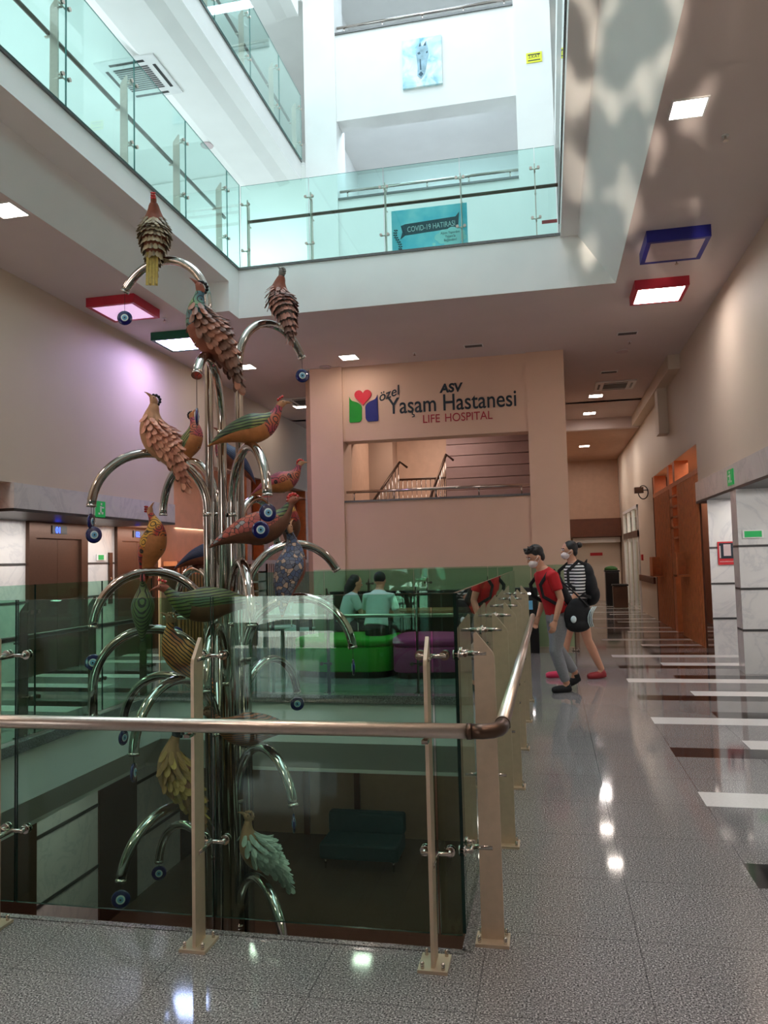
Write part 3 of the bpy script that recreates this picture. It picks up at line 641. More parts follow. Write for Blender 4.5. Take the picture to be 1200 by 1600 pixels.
# handrails
h = thing('handrail', (-0.3, 2.85, 0.0), 'round brushed steel handrail across the foreground, turning at an elbow down the corridor', 'handrail')
MB().cyl((-4.6, 2.85, 0.876), (-0.30, 2.85, 0.876), 0.027, 24).build('rail_tube', 'brushed', h)
el = [(-0.30, 2.85, 0.876), (-0.26, 2.852, 0.876), (-0.225, 2.868, 0.876), (-0.203, 2.898, 0.876), (-0.195, 2.94, 0.876), (-0.195, 2.985, 0.876)]
e_ = MB().tube(el, 0.0275, 24).tube([(-0.315, 2.85, 0.876), (-0.298, 2.85, 0.876)], 0.0295, 24).tube([(-0.195, 2.975, 0.876), (-0.195, 2.992, 0.876)], 0.0295, 24)
o = e_.build('elbow', M['elbow'] if 'elbow' in M else 'elbow_steel' if 'elbow_steel' in M else 'steel_dark', h); o['label'] = 'darker bronze elbow'
MB().cyl((-0.195, 2.985, 0.876), (-0.195, 8.45, 0.876), 0.027, 24).build('rail_tube', 'brushed', h)
h = tag(MB().cyl((-4.76, 3.2, 0.876), (-4.76, 8.6, 0.876), 0.025, 16).build('handrail', 'steel_dark'), 'dark handrail on the lift side of the stairwell', 'handrail')
h = tag(MB().cyl((-4.6, 8.69, 0.876), (-0.4, 8.69, 0.876), 0.022, 16).build('handrail', 'brushed'), 'thin steel handrail on the far side of the stairwell', 'handrail')
# second balustrade in front of the far wall
g = 'clear green glass panes of the balustrades'
xx = [-4.0, -3.0, -2.0, -1.0, -0.3, 0.38]
for i in range(5): pane((xx[i], 12.9), (xx[i + 1], 12.9), 0.05, 1.37, 'tall glass pane before the beige hospital wall, %s from the left' % ORD[i], group=g)
tag(MB().cyl((-4.0, 12.8, 0.876), (0.4, 12.8, 0.876), 0.022, 12).build('handrail', 'steel'), 'bright steel handrail before the beige hospital wall', 'handrail')
for i, x in enumerate((-3.0, -2.0, -1.0, 0.36)): put_post(PD, (x, 12.78, 0), pi / 2, 'dark thin post before the beige hospital wall, %s from the left' % ORD[i], 'steel plate posts of the glass balustrades')
# upper balconies
g = 'aqua glass panes of the balconies'
xx = [-4.17, -3.14, -2.06, -1.0, 0.0, 0.27]
for i in range(5): pane((xx[i], 10.24), (xx[i + 1], 10.24), 5.72, 6.95, 'aqua glass pane of the balcony facing the camera, %s from the left' % ORD[i], 'glass_up', g)
for i, x in enumerate((-4.1, -3.14, -2.06, -1.0, 0.0)): put_post(PU, (x, 10.36, 5.7), -pi / 2, 'slim grey post of the balcony facing the camera, %s from the left' % ORD[i], 'balcony posts')
tag(MB().cyl((-4.1, 10.43, 6.50), (0.3, 10.43, 6.50), 0.024, 12).build('handrail', 'steel_teal' if 'steel_teal' in M else 'steel_dark'), 'dark handrail of the balcony facing the camera', 'handrail')
yb = [1.3, 2.5, 3.7, 4.9, 6.1, 7.3, 8.5, 9.75, 10.2]
for i in range(len(yb) - 1): pane((AX0 + 0.03, yb[i]), (AX0 + 0.03, yb[i + 1]), 5.72, 6.95, 'aqua glass pane of the lower left balcony, %s from the near end' % ORD[i], 'glass_up', g)
for i, y in enumerate(yb[1:-1]): put_post(PU, (AX0 - 0.09, y, 5.7), 0, 'slim grey post of the lower left balcony, %s from the near end' % ORD[i], 'balcony posts')
tag(MB().cyl((AX0 - 0.2, 1.0, 6.5), (AX0 - 0.2, 10.2, 6.5), 0.024, 12).build('handrail', 'steel_dark'), 'dark handrail of the lower left balcony', 'handrail')
yb = [5.2, 6.6, 8.0, 9.4, 10.7, 12.0, 13.2]
for i in range(len(yb) - 1): pane((AX0 + 0.03, yb[i]), (AX0 + 0.03, yb[i + 1]), 8.88, 10.1, 'aqua glass pane of the upper left balcony, %s from the near end' % ORD[i], 'glass_up', g)
for i, y in enumerate(yb[1:]): put_post(PU, (AX0 - 0.09, y - 0.05, 8.86), 0, 'slim grey post of the upper left balcony, %s from the near end' % ORD[i], 'balcony posts')
tag(MB().cyl((AX0 - 0.2, 5, 9.66), (AX0 - 0.2, 13.2, 9.66), 0.024, 12).build('handrail', 'steel_dark'), 'dark handrail of the upper left balcony', 'handrail')
yb = [0.5, 3.0, 5.4, 7.8, 10.2]
for i in range(4): pane((AX1 + 0.04, yb[i]), (AX1 + 0.04, yb[i + 1]), 5.89, 7.0, 'aqua glass pane on the right edge of the atrium, %s from the near end' % ORD[i], 'glass_up', g)

# ---------------------------------------------------------------- the pipe tree
TC = Vector((-2.47, 5.7)); R0, RA = 0.15, 0.425
# name: direction in degrees, underside height of the arch top, sweep in degrees, straight drop, pendant (cord, facing), second pendant
ARMS = {
 'a1': (173.9, 3.991, 150, 0.0, (0.16, 0)), 'a2': (67.4, 3.521, 150, 0.0, (0.10, 0)), 'a3': (-78.1, 2.96, 150, 0.0, (0.22, 88)),
 'a4': (-145.1, 2.333, 178, 0.0, (0.05, 75)), 'a5': (146.8, 2.342, 180, 0.0, None), 'a6': (-156.6, 1.432, 178, 0.0, (0.20, 0)),
 'a7': (-156.6, 0.992, 180, 0.22, None), 'a8': (171.6, 0.596, 180, 0.0, (0.03, 60)), 'a9': (-104.9, 0.662, 178, 0.02, (0.05, 78)),
 'a10': (-50.9, 2.32, 176, 0.0, (0.05, 15)), 'a11': (86.7, 2.026, 176, 0.0, None), 'a12': (41.6, 1.626, 152, 0.0, None),
 'a13': (-57.9, 1.488, 178, 0.02, None), 'a14': (0.4, 1.208, 175, 0.0, (0.08, 85)), 'a15': (76.6, 0.664, 170, 0.0, (0.03, 0)),
 'a16': (-75.2, 1.04, 176, 0.0, None), 'a17': (140.2, 1.446, 178, 0.0, (0.1, 10)), 'a18': (-41.7, 0.161, 165, 0.0, (0.05, 88)),
 'a19': (-112.6, -0.241, 172, 0.0, (0.05, 0)), 'a20': (150.3, -0.648, 175, 0.0, (0.03, 0)), 'a21': (-46.1, -0.749, 175, 0.0, None)}
tree = thing('pipe_tree_sculpture', (TC.x, TC.y, -4.2), 'tall tree of bent polished steel pipes rising through the stairwell', 'sculpture')
MB().cyl((TC.x, TC.y, -4.2), (TC.x, TC.y, -4.1), 0.5, 32).build('base_plate', 'brushed', tree)
def charm(p, facing, label, drop=0.0):
    e = thing('evil_eye_charm', p, label, 'charm', 'evil eye charms hanging from the pipe tree')
    rot = Matrix.Rotation(radians(-66.6 + 90 + facing), 3, 'Z')
    def disc(r, d, t, name, m, zz=0.0):
        b = MB(); pr = [(0.0001, d + t), (r * 0.8, d + t), (r * 0.96, d + t * 0.6), (r, d), (r * 0.96, d - t * 0.6), (r * 0.8, d - t), (0.0001, d - t)]
        n = 28; vs = []
        for k, (rr, y) in enumerate(pr):
            for j in range(n):
                a = 2 * pi * j / n; vs.append(rot @ Vector((rr * cos(a), -y, rr * sin(a) + zz)))
        b.add(vs, [(k * n + j, k * n + (j + 1) % n, (k + 1) * n + (j + 1) % n, (k + 1) * n + j) for k in range(len(pr) - 1) for j in range(n)], 0, True)
        return b.build(name, m, e, False)
    disc(0.062, 0, 0.009, 'disc', 'eye_blue')
    for sgn in (1, -1):
        disc(0.030, 0.0105 * sgn, 0.0015, 'white_ring', 'eye_white'); disc(0.020, 0.0125 * sgn, 0.001, 'blue_iris', 'eye_light'); disc(0.007, 0.014 * sgn, 0.001, 'pupil', 'eye_pupil')
    MB().cyl((0, 0, 0.055), (0, 0, drop), 0.0022, 6).build('cord', 'cord', e, False)
    return e
APEX = {}
names = {'a1': 'topmost left arm', 'a2': 'topmost right arm', 'a3': 'high arm reaching towards the camera', 'a4': 'wide left arm under the copper feathered bird', 'a6': 'left arm under the red bird', 'a8': 'low left rear arm', 'a9': 'low left arm above the handrail',
         'a10': 'right arm under the green winged bird', 'a14': 'far right arm', 'a15': 'low right rear arm', 'a17': 'small rear arm under the blue bird', 'a18': 'arm below the handrail on the right', 'a19': 'lowest left arm', 'a20': 'short lowest rear arm'}
for nm, (deg, zu, sweep, drop, ch) in ARMS.items():
    a = radians(deg); d = Vector((cos(a), sin(a), 0)); st = Vector((TC.x, TC.y, 0)) + d * R0
    za = zu + 0.03; zc = za - RA; pts = [Vector((st.x, st.y, -4.1)), Vector((st.x, st.y, zc - 0.02))]
    k = 26
    for i in range(k + 1):
        t = radians(sweep) * i / k; pts.append(Vector((st.x, st.y, 0)) + d * (RA - RA * cos(t)) + Vector((0, 0, zc + RA * sin(t))))
    tdir = (pts[-1] - pts[-2]).normalized()
    if drop: pts.append(pts[-1] + Vector((0, 0, -drop)))
    pp = MB().tube(pts, 0.034, 16).build('pipe_arm', 'steel', tree)
    sl = MB().cyl((st.x, st.y, zc - 0.06), (st.x, st.y, zc - 0.03), 0.0375, 18).build('sleeve', 'steel', pp)
    e = pts[-1]; tl = MB().tube([e - tdir * 0.015, e + tdir * 0.004], 0.037, 16).build('end_cap', 'steel', pp)
    APEX[nm] = (Vector((st.x, st.y, 0)) + d * RA + Vector((0, 0, za)), deg)
    if ch: charm(e + Vector((0, 0, -0.062 - ch[0])), ch[1], 'blue evil eye charm hanging from the %s' % names[nm], 0.06 + ch[0])
for i in range(9):                                    # straight pipes filling the trunk
    a = 2 * pi * (i + 0.5) / 9; MB().cyl((TC.x + 0.09 * cos(a), TC.y + 0.09 * sin(a), -4.1), (TC.x + 0.09 * cos(a), TC.y + 0.09 * sin(a), [1.2, 0.9, 1.9, 2.0, 1.1, 0.6, 1.5, 1.7, 1.3][i]), 0.034, 14).build('pipe', 'steel', tree)
charm(APEX['a6'][0] + Vector((-0.24, -0.05, 0.12)), 30, 'dark blue charm hanging just below another at the end of the wide left arm', 0.3).location = (APEX['a4'][0] + Vector((-0.33, -0.24, -0.62)))
charm(APEX['a13'][0] + Vector((0.20, -0.1, 0.22)), 0, 'dark evil eye charm in front of the pink mosaic bird', 0.2)

# ---------------------------------------------------------------- birds
ST0 = [(-.50, -.07, .010, .008), (-.42, -.04, .035, .028), (-.30, -.005, .080, .065), (-.15, .02, .120, .108), (0, .02, .140, .135), (.12, .03, .128, .130), (.22, .07, .095, .098), (.29, .125, .058, .062), (.335, .18, .038, .040), (.368, .222, .034, .038), (.405, .238, .032, .034), (.44, .238, .019, .019)]
ST = [(x, z, ry * (1.0 + 0.16 * max(0, 1 - abs(x + 0.02) / 0.36)), rz * (1.0 + 0.20 * max(0, 1 - abs(x + 0.02) / 0.36))) for x, z, ry, rz in ST0]
def cat(p0, p1, p2, p3, t): return tuple(0.5 * ((2 * b) + (-a + c) * t + (2 * a - 5 * b + 4 * c - d) * t * t + (-a + 3 * b - 3 * c + d) * t ** 3) for a, b, c, d in zip(p0, p1, p2, p3))
def spine(t):
    n = len(ST) - 1; x = min(max(t, 0), 0.99999) * n; i = int(x)
    return cat(ST[max(i - 1, 0)], ST[i], ST[i + 1], ST[min(i + 2, n)], x - i)
def surf(t, a, off=0.0):
    x, z, ry, rz = spine(t); x2, z2, _, _ = spine(min(t + 0.02, 1)); x1, z1, _, _ = spine(max(t - 0.02, 0))
    tx, tz = x2 - x1, z2 - z1; l = sqrt(tx * tx + tz * tz) or 1; tx /= l; tz /= l
    return Vector((x - tz * (rz + off) * cos(a), (ry + off) * sin(a), z + tx * (rz + off) * cos(a)))
def shell(t0, t1, a0, a1, off, nt_=18, na=22, thick=True, wave=0.0):
    mb = MB(); full = abs(a1 - a0) > 6.28; vs = []
    for i in range(nt_ + 1):
        t = t0 + (t1 - t0) * i / nt_
        for j in range(na + (0 if full else 1)):
            a = a0 + (a1 - a0) * j / na; u = j / na * 2 - 1
            edge = 1.0 if full else (1 - abs(u) ** 6)
            e2 = min(1, 4 * min(i, nt_ - i) / nt_ + 0.0) ** 0.5
            vs.append(surf(t + wave * cos(a * 3) * (0 if full else 0) , a * (1 if full else (0.55 + 0.45 * sin(pi * min(1, (i + 3) / (nt_ + 4))) ** 0.5)), off * edge * e2 - (0.003 if (1 - edge) > 0.5 or e2 < 0.1 else 0)))
    m = na if full else na + 1
    fs = [(i * m + j, i * m + (j + 1) % m, (i + 1) * m + (j + 1) % m, (i + 1) * m + j) for i in range(nt_) for j in range(na)]
    return mb.add(vs, fs, 0, True)
def feathers(t0, t1, amax, L, Wd, rows, lift=0.018):
    mb = MB()
    for r_ in range(rows):
        t = t0 + (t1 - t0) * r_ / (rows - 1); _, _, ry, rz = spine(t); n = max(2, int(2 * amax * max(ry, rz) / (Wd * 0.72)))
        for q in range(n + 1):
            a = -amax + 2 * amax * (q + (0.5 if r_ % 2 else 0)) / n
            if abs(a) > amax + 0.01: continue
            b0 = surf(t, a, 0.004); b1 = surf(max(t - 0.06, 0), a, 0.004); tn = (b1 - b0).normalized(); nv = (surf(t, a, 0.05) - surf(t, a, 0)).normalized(); sd = tn.cross(nv)
            Lr = L * (0.9 + 0.2 * random.random()); wr = Wd * (0.92 + .16 * random.random()); lf_ = lift * (0.7 + 0.6 * random.random())
            pr = [(0.0, 0.22, 0.0), (0.35, 0.42, 0.35), (0.68, 0.48, 0.72), (0.90, 0.32, 1.0), (1.0, 0.0, 1.12)]
            vs = []
            for u_, w_, l_ in pr:
                c_ = b0 + tn * (u_ * Lr) + nv * (l_ * lf_)
                if w_ > 0: vs += [c_ - sd * w_ * wr - nv * 0.004, c_ + nv * 0.003, c_ + sd * w_ * wr - nv * 0.004]
                else: vs += [c_]
            fs = []
            for i in range(3):
                fs += [(3 * i, 3 * i + 1, 3 * i + 4, 3 * i + 3), (3 * i + 1, 3 * i + 2, 3 * i + 5, 3 * i + 4)]
            fs += [(9, 10, 12), (10, 11, 12)]
            k = len(vs); vs += [v - nv * 0.003 for v in vs]
            fs += [tuple(k + i for i in f_[::-1]) for f_ in fs]
            rim = [0, 3, 6, 9, 12, 11, 8, 5, 2]
            fs += [(rim[i], rim[(i + 1) % 9], rim[(i + 1) % 9] + k, rim[i] + k) for i in range(9)]
            mb.add(vs, fs, 0, False)
    return mb
def bird(loc, yaw, pitch, s, label, body, mantle=None, chest=None, head=None, crest='b_bead_black', fea=None, cape=None, tailcloth=False, cr='arc', group='clay birds of the pipe tree', neck=None):
    b = thing('clay_bird', loc, label, 'bird sculpture', group)
    b.rotation_euler = Matrix.LocRotScale(None, (Matrix.Rotation(radians(yaw), 3, 'Z') @ Matrix.Rotation(radians(-pitch), 3, 'Y')).to_quaternion(), None).to_euler()
    b.scale = (s, s, s)
    shell(0.0, 1.0, 0, 2 * pi, 0.0, 44, 28).build('body', body, b, False)
    if mantle: shell(0.02, 0.66, -1.75, 1.75, 0.010, 26, 26).build('wings', mantle, b, False)
    if chest: shell(0.46, 0.80, 0, 2 * pi, 0.005, 16, 28).build('chest', chest, b, False)
    if neck: shell(0.5, 0.78, -1.6, 1.6, 0.010, 12, 20).build('neck_band', neck, b, False)
    if head: shell(0.77, 0.995, 0, 2 * pi, 0.003, 10, 20).build('head', head, b, False)
    bk = MB(); bk.tube([(0.425, 0, 0.238), (0.455, 0, 0.238), (0.495, 0, 0.226), (0.512, 0, 0.214)], [0.020, 0.016, 0.007, 0.002], 10, flat=0.8); bk.build('beak', head or body, b, False)
    for sy in (1, -1): MB().ball((0.405, 0.030 * sy, 0.248), 0.0065, 8).build('eye', 'b_bead_black', b, False)
    if cr == 'arc':
        c = MB()
        for i in range(6):
            a = radians(30 + 28 * i); c.ball((0.385 - 0.062 * cos(radians(180) - a) * 0.9, 0, 0.235 + 0.062 * sin(a) * 1.0), 0.0165, 10)
        c.build('crest', crest, b, False)
    elif cr == 'cluster':
        c = MB()
        for i in range(9): c.ball((0.36 + 0.026 * (i % 3), 0.018 * ((i // 3) - 1), 0.287 + 0.012 * ((i * 7) % 3)), 0.014, 10)
        c.build('crest', crest, b, False)
    elif cr == 'spire':
        MB().tube([(0.38, 0, 0.25), (0.37, 0, 0.32), (0.372, 0, 0.40)], [0.02, 0.010, 0.006], 8).ball((0.373, 0, 0.41), 0.012, 8).build('crest', crest, b, False)
    if fea:
        feathers(0.62, 0.02, 2.2, 0.100, 0.064, 14, 0.050).build('feathers', fea, b, False)
        if cape: shell(0.50, 0.80, -2.2, 2.2, 0.028, 12, 24).build('cape', cape, b, False)
    if tailcloth:
        for k in range(4):
            y0 = -0.055 + 0.036 * k
            MB().prism([(-0.30, 0.07), (-0.36, 0.05), (-0.72 - 0.03 * (k % 2), 0.02), (-0.74, 0.0), (-0.36, 0.03)], 'y', y0, y0 + 0.032).build('tail_ribbon', 'b_yellowcloth', b, False)
    for sy in (1, -1): MB().cyl((0.02, 0.03 * sy, -0.09), (0.02 - 0.0, 0.03 * sy, -0.145), 0.008, 8).build('foot_pin', 'steel', b, False)
    return b
RT, LT, AW, TW = 23.4, 203.4, 113.4, -66.6            # right, left, away from and towards the hall's near end
def on(nm, dz=0.115, cs=0, aw=0):
    p = APEX[nm][0]; r_, l_ = Vector((0.918, 0.397, 0)), Vector((-0.397, 0.918, 0)); return p + Vector((0, 0, dz)) + r_ * cs + l_ * aw
bird(on('a1', 0.20, -0.06, 0.0), AW, 72, 0.66, 'topmost bird seen from behind, stone coloured petals and ochre ribbon tail', 'b_rust', head='b_rust', crest='b_bead_red', fea='f_stone', cape='b_rust', tailcloth=True, cr='cluster')
bird(on('a3', 0.15, 0.0, -0.02), LT + 8, 50, 0.80, 'large rust bird with teal swirled breast facing left, high on the front arm', 'b_rust', chest='b_teal', head='b_rust', fea='f_brown', cr='arc', neck=None)
bird(on('a2', 0.14, 0.06, -0.06), LT - 50, 62, 0.66, 'rose petalled bird on the topmost right arm, seen from behind', 'b_grey', head='b_grey', crest='b_grey', fea='f_rose', cape='b_rust')
bird(on('a4', 0.06, 0.07, -0.06), LT + 5, 52, 0.74, 'copper petalled bird with tan cape facing left on the wide left arm', 'b_tan', chest='b_tan', head='b_tan', fea='f_copper', cape='b_tan')
bird(on('a5', 0.15, 0.03, 0), RT - 25, 58, 0.55, 'orange bellied bird with green wings, upright behind the copper bird', 'b_orange', mantle='b_greenl', chest='b_magenta', head='b_orange')
bird(on('a5', 0.05, 0.36, 0.25), LT, 38, 0.60, 'bird with blue wings mostly hidden behind the steel pipes', 'b_rust', mantle='b_bluel', chest='b_magenta')
bird(on('a10', 0.115, 0.03, 0), RT, 12, 0.66, 'green winged orange bird with magenta neck facing right on the right arm', 'b_orange', mantle='b_greenl', chest='b_magenta', head='b_tan', crest='b_bead_red', cr='cluster')
bird(on('a11', 0.13, 0.20, 0.0), RT, 14, 0.56, 'orange bird with magenta swirled breast facing right, behind the right arm', 'b_orange', mantle='b_magenta', chest='b_magenta', head='b_tan', crest='b_bead_red')
bird(on('a13', 0.22, 0.14, 0.02), RT, 10, 0.74, 'long bird with pink mosaic wings facing right across the middle of the trunk', 'b_brown', mantle='b_mospink', head='b_rust', crest='b_bead_red', neck='b_greenl')
bird(on('a12', 0.14, -0.03, 0), TW, 50, 0.50, 'small red headed bird facing the camera with a tall thin crest', 'b_brown', chest='b_redsw', head='b_red', crest='b_red', cr='spire')
bird(on('a14', 0.20, -0.05, 0), AW - 40, 62, 0.72, 'grey mosaic bird seen from behind on the far right arm', 'b_rust', mantle='b_mosgrey', chest='b_mosgrey', head='b_tan')
bird(on('a6', 0.19, 0.02, 0), RT - 35, 66, 0.62, 'red breasted orange bird standing upright on the left arm', 'b_orange', chest='b_redsw', head='b_tan', mantle='b_redsw', crest='b_red', cr='cluster')
bird(on('a17', 0.10, 0.08, 0), RT, 14, 0.56, 'deep blue winged bird behind the steel pipes on the left', 'b_rust', mantle='b_bluel', chest='b_magenta')
bird(on('a7', 0.16, -0.06, -0.02), AW, 64, 0.52, 'moss green striped bird seen from behind, on the second left arm', 'b_greenl2', mantle='b_greenl2', head='b_pinkhead', crest='b_bead_black')
bird(on('a16', 0.14, -0.05, -0.06), LT, -6, 0.74, 'long green striped bird facing left in front of the trunk', 'b_brown', mantle='b_greenl2', chest='b_greenl', head='b_rust', crest='b_bead_red', cr='cluster')
bird(on('a9', 0.14, 0.04, -0.03), LT, 42, 0.68, 'amber bird with curved black lines facing left above the handrail', 'b_orangel', mantle='b_orangel', head='b_tan', crest='b_tan')
bird(on('a18', 0.13, -0.10, -0.05), LT, -4, 0.70, 'dark walnut bird seen across the foreground handrail', 'b_woodl', mantle='b_woodl', head='b_brown', crest='b_brown')
bird(on('a19', 0.18, 0.05, -0.03), LT, 58, 0.78, 'tan bird with slate neck and gold petals on the lowest left arm', 'b_tan', chest='b_tan', neck=None, head='b_blackpat', fea='f_gold')
bird(on('a21', 0.16, 0.0, 0), LT + 15, 42, 0.66, 'pale petalled bird low in the stairwell, right of the trunk', 'b_tan', chest='b_tan', fea='f_pale', crest='b_tan')

# ---------------------------------------------------------------- ceiling fittings
def square_lamp(x, y, z, size, diff, label, frame='white_plastic', drop=0.0, fw=0.03, group=None):
    e = thing('ceiling_lamp', (x, y, z), label, 'lamp', group); h = size / 2; dz = max(drop, 0.012)
    fr = MB(); fr.box(x - h, x + h, y - h, y - h + fw, z - dz, z); fr.box(x - h, x + h, y + h - fw, y + h, z - dz, z); fr.box(x - h, x - h + fw, y - h + fw, y + h - fw, z - dz, z); fr.box(x + h - fw, x + h, y - h + fw, y + h - fw, z - dz, z)
    fr.build('frame', frame, e)
    MB().box(x - h + fw, x + h - fw, y - h + fw, y + h - fw, z - dz + 0.004, z - dz + 0.01).build('diffuser', diff, e); return e
square_lamp(1.2, 6.27, Z1, 0.28, 'lamp_white', 'bright square lamp flush in the ceiling at the upper right', fw=0.015)
square_lamp(1.49, 8.95, Z1, 0.66, 'panel_off', 'unlit square lamp in a dark blue box frame', 'blue_frame', 0.13, 0.05)
square_lamp(1.53, 10.5, Z1, 0.66, 'lamp_white', 'lit square lamp in a red box frame, right of the atrium', 'red_frame', 0.12, 0.045)
square_lamp(-5.42, 9.2, Z1, 0.68, 'lamp_dim', 'faintly glowing square lamp in a red box frame, left of the atrium', 'red_frame', 0.12, 0.05)
square_lamp(-5.38, 10.8, Z1, 0.68, 'lamp_lilac', 'lit square lamp in a green box frame behind the upper birds', 'green_frame', 0.12, 0.05)
for x, y, z, lab in [(-5.04, 6.43, Z1, 'bright square ceiling lamp cut by the left edge of the picture'), (-3.23, 12.69, Z1, 'small square lamp just left above the hospital sign'), (-5.14, 12.77, Z1, 'small square lamp between the pipe tree and the topmost right arm'), (-5.32, 16.43, Z1, 'small square lamp beyond the topmost right charm'),
                     (1.13, 17.4, Z1, 'small square corridor lamp just past the ceiling cassette'), (1.10, 19.5, Z1, 'small square corridor lamp before the ceiling beam'), (1.13, 23.3, 4.72, 'small square lamp in the lower ceiling at the corridor end')]:
    square_lamp(x, y, z, 0.30, 'lamp_warm', lab, fw=0.012)
for i, (x, y) in enumerate([(1.5, 3.4), (1.5, 0.4), (-5.4, 3.4), (-5.4, 0.4)]):  # the overhead pair is unseen, added for more light on the ground floor
    square_lamp(x, y, Z1, 0.62, 'lamp_warm', ['large square lamp above the right of the frame, nearer the atrium', 'unseen large square lamp added overhead on the right, above the viewer', 'large square lamp above the left of the frame, nearer the atrium', 'unseen large square lamp added overhead on the left, beside the viewer'][i], fw=0.02)
for i, (x, y) in enumerate([(-2.2, 12.6), (-5.6, 10.0)]): square_lamp(x, y, -0.9, 0.3, 'lamp_low' if 'lamp_low' in M else 'lamp_warm', 'small square lamp in the ceiling of the floor below, ' + ('beyond the pipe tree' if i == 0 else 'by the lower lifts'), fw=0.012)
def cassette(x, y, z, label, s=0.62):
    e = thing('ceiling_cassette', (x, y, z), label, 'air conditioner'); h = s / 2
    bevel(MB().box(x - h, x + h, y - h, y + h, z - 0.03, z).build('casing', 'white_plastic', e), 0.01)
    g_ = MB(); q = h * 0.58
    for i in range(12): g_.box(x - q, x + q, y - q + i * q / 6, y - q + i * q / 6 + q / 11, z - 0.036, z - 0.03)
    g_.build('intake_grille', 'grille', e)
    for dx, dy, wx, wy in ((0, h * .8, q, 0.022), (0, -h * .8, q, 0.022), (h * .8, 0, 0.022, q), (-h * .8, 0, 0.022, q)):
        MB().box(x + dx - wx, x + dx + wx, y + dy - wy, y + dy + wy, z - 0.034, z - 0.03).build('air_slot', 'black', e)
    return e
cassette(1.45, 16.4, Z1, 'square ceiling air cassette above the right corridor', 0.8); cassette(-5.0, 15.9, Z1, 'dark ceiling air cassette seen left of the beige hospital wall', 0.8)
cassette(-5.45, 9.7, 8.45 + 0.01, 'white ceiling air cassette above the lower left balcony', 0.9); cassette(-2.35, 15.5, 4.2, 'air cassette in the low ceiling behind the opening under the sign', 0.7)
for x, y, lab in [(1.34, 12.6, 'small slatted vent in the ceiling nearest beyond the red framed lamp'), (1.25, 15.2, 'small slatted vent just before the corridor cassette'), (-1.09, 12.6, 'small slatted vent above the lettering of the sign')]:
    e = thing('ceiling_vent', (x, y, Z1), lab, 'vent'); MB().box(x - 0.16, x + 0.16, y - 0.08, y + 0.08, Z1 - 0.01, Z1).build('frame', 'white_plastic', e)
    g_ = MB(); [g_.box(x - 0.14, x + 0.14, y - 0.065 + .027 * i, y - 0.05 + 0.027 * i, Z1 - 0.014, Z1 - 0.01) for i in range(5)]; g_.build('slats', 'grille', e)
for x, y, z, lab in [(1.15, 4.72, Z1, 'round ceiling loudspeaker at the top right edge'), (1.36, 13.7, Z1, 'round speaker in the ceiling before the corridor vent'), (-3.8, 13.2, Z1, 'round speaker left of the beige wall'), (-5.3, 7.2, 8.46, 'round speaker above the lower left balcony, nearer'), (-5.3, 11.6, 8.46, 'round speaker above the lower left balcony, farther')]:
    tag(MB().tube([(x, y, z), (x, y, z - 0.02)], [0.11, 0.10], 24).build('ceiling_speaker', 'grille_light' if 'grille_light' in M else 'panel_off'), lab, 'speaker')
for x, y, lab in [(1.58, 6.78, 'sprinkler head right of the bright flush lamp'), (1.62, 9.6, 'sprinkler head between the blue and red framed lamps'), (1.42, 13.1, 'smoke detector before the right corridor'), (-5.2, 9.9, 'sprinkler head between the two framed lamps on the left'), (-2.1, 12.75, 'smoke detector above the sign'), (-4.15, 13.3, 'smoke detector near the left edge of the beige wall')]:
    e = thing('sprinkler_head', (x, y, Z1), lab, 'sprinkler'); MB().cyl((x, y, Z1), (x, y, Z1 - 0.008), 0.03, 16).build('rose', 'white_plastic', e); MB().cyl((x, y, Z1), (x, y, Z1 - 0.045), 0.009, 8).cyl((x, y, Z1 - 0.042), (x, y, Z1 - 0.047), 0.022, 12).build('head', 'steel', e)

# ---------------------------------------------------------------- hospital sign
sg = thing('hospital_sign', (-1.9, YW + 0.05, 4.3), 'lettering and heart logo of the hospital on the beige wall', 'sign')
yq = YW + 0.048
def cut(name, pts, m, parent, y=yq, t=0.02):
    return MB().prism(pts, 'y', y - t, y).build(name, m, parent)
def bez(p0, p1, p2, n=8): return [((1 - t) ** 2 * p0[0] + 2 * t * (1 - t) * p1[0] + t * t * p2[0], (1 - t) ** 2 * p0[1] + 2 * t * (1 - t) * p1[1] + t * t * p2[1]) for t in [i / n for i in range(n)]]
# 57 x 57 unit logo placed on the wall
def lg(p): return [(-3.41 + x * 0.53, 3.985 + z * 0.57) for x, z in p]
gl = bez((0, .04), (0, 0), (.07, 0)) + bez((.33, 0), (.42, .02), (.44, .14)) + bez((.44, .46), (.40, .60), (.20, .66)) + bez((.13, .68), (.04, .72), (0, .86))
cut('logo_left_leaf', lg(gl), 'logo_green', sg); cut('logo_right_leaf', lg([(1 - x, z) for x, z in gl][::-1]), 'logo_blue', sg)
hp = []
for i in range(40):
    t = 2 * pi * i / 40; hp.append((0.49 + 0.0185 * 16 * sin(t) ** 3, 0.80 + 0.0175 * (13 * cos(t) - 5 * cos(2 * t) - 2 * cos(3 * t) - cos(4 * t))))
cut('logo_heart', lg(hp), 'logo_red', sg)
text_mesh('lettering_small', 'özel', 0.235, 'ink', sg, (-2.86, yq, 4.33), (pi / 2, radians(-17), 0), ext=0.008, shear=0.35, bold=0.002)
text_mesh('lettering_asv', 'ASV', 0.21, 'ink', sg, (-1.76, yq, 4.42), ext=0.008, shear=0.1, sx=1.02, bold=0.008)
MB().tube([(-2.262, yq, 4.105), (-2.268, yq, 4.07), (-2.235, yq, 4.055), (-2.232, yq, 4.03), (-2.275, yq, 4.018)], [.010, .010, .012, .012, .006], 8).build('cedilla', 'ink', sg)
text_mesh('lettering_name', 'Yasam Hastanesi', 0.41, 'ink', sg, (-2.70, yq, 4.10), ext=0.008, sx=0.815, bold=0.003)
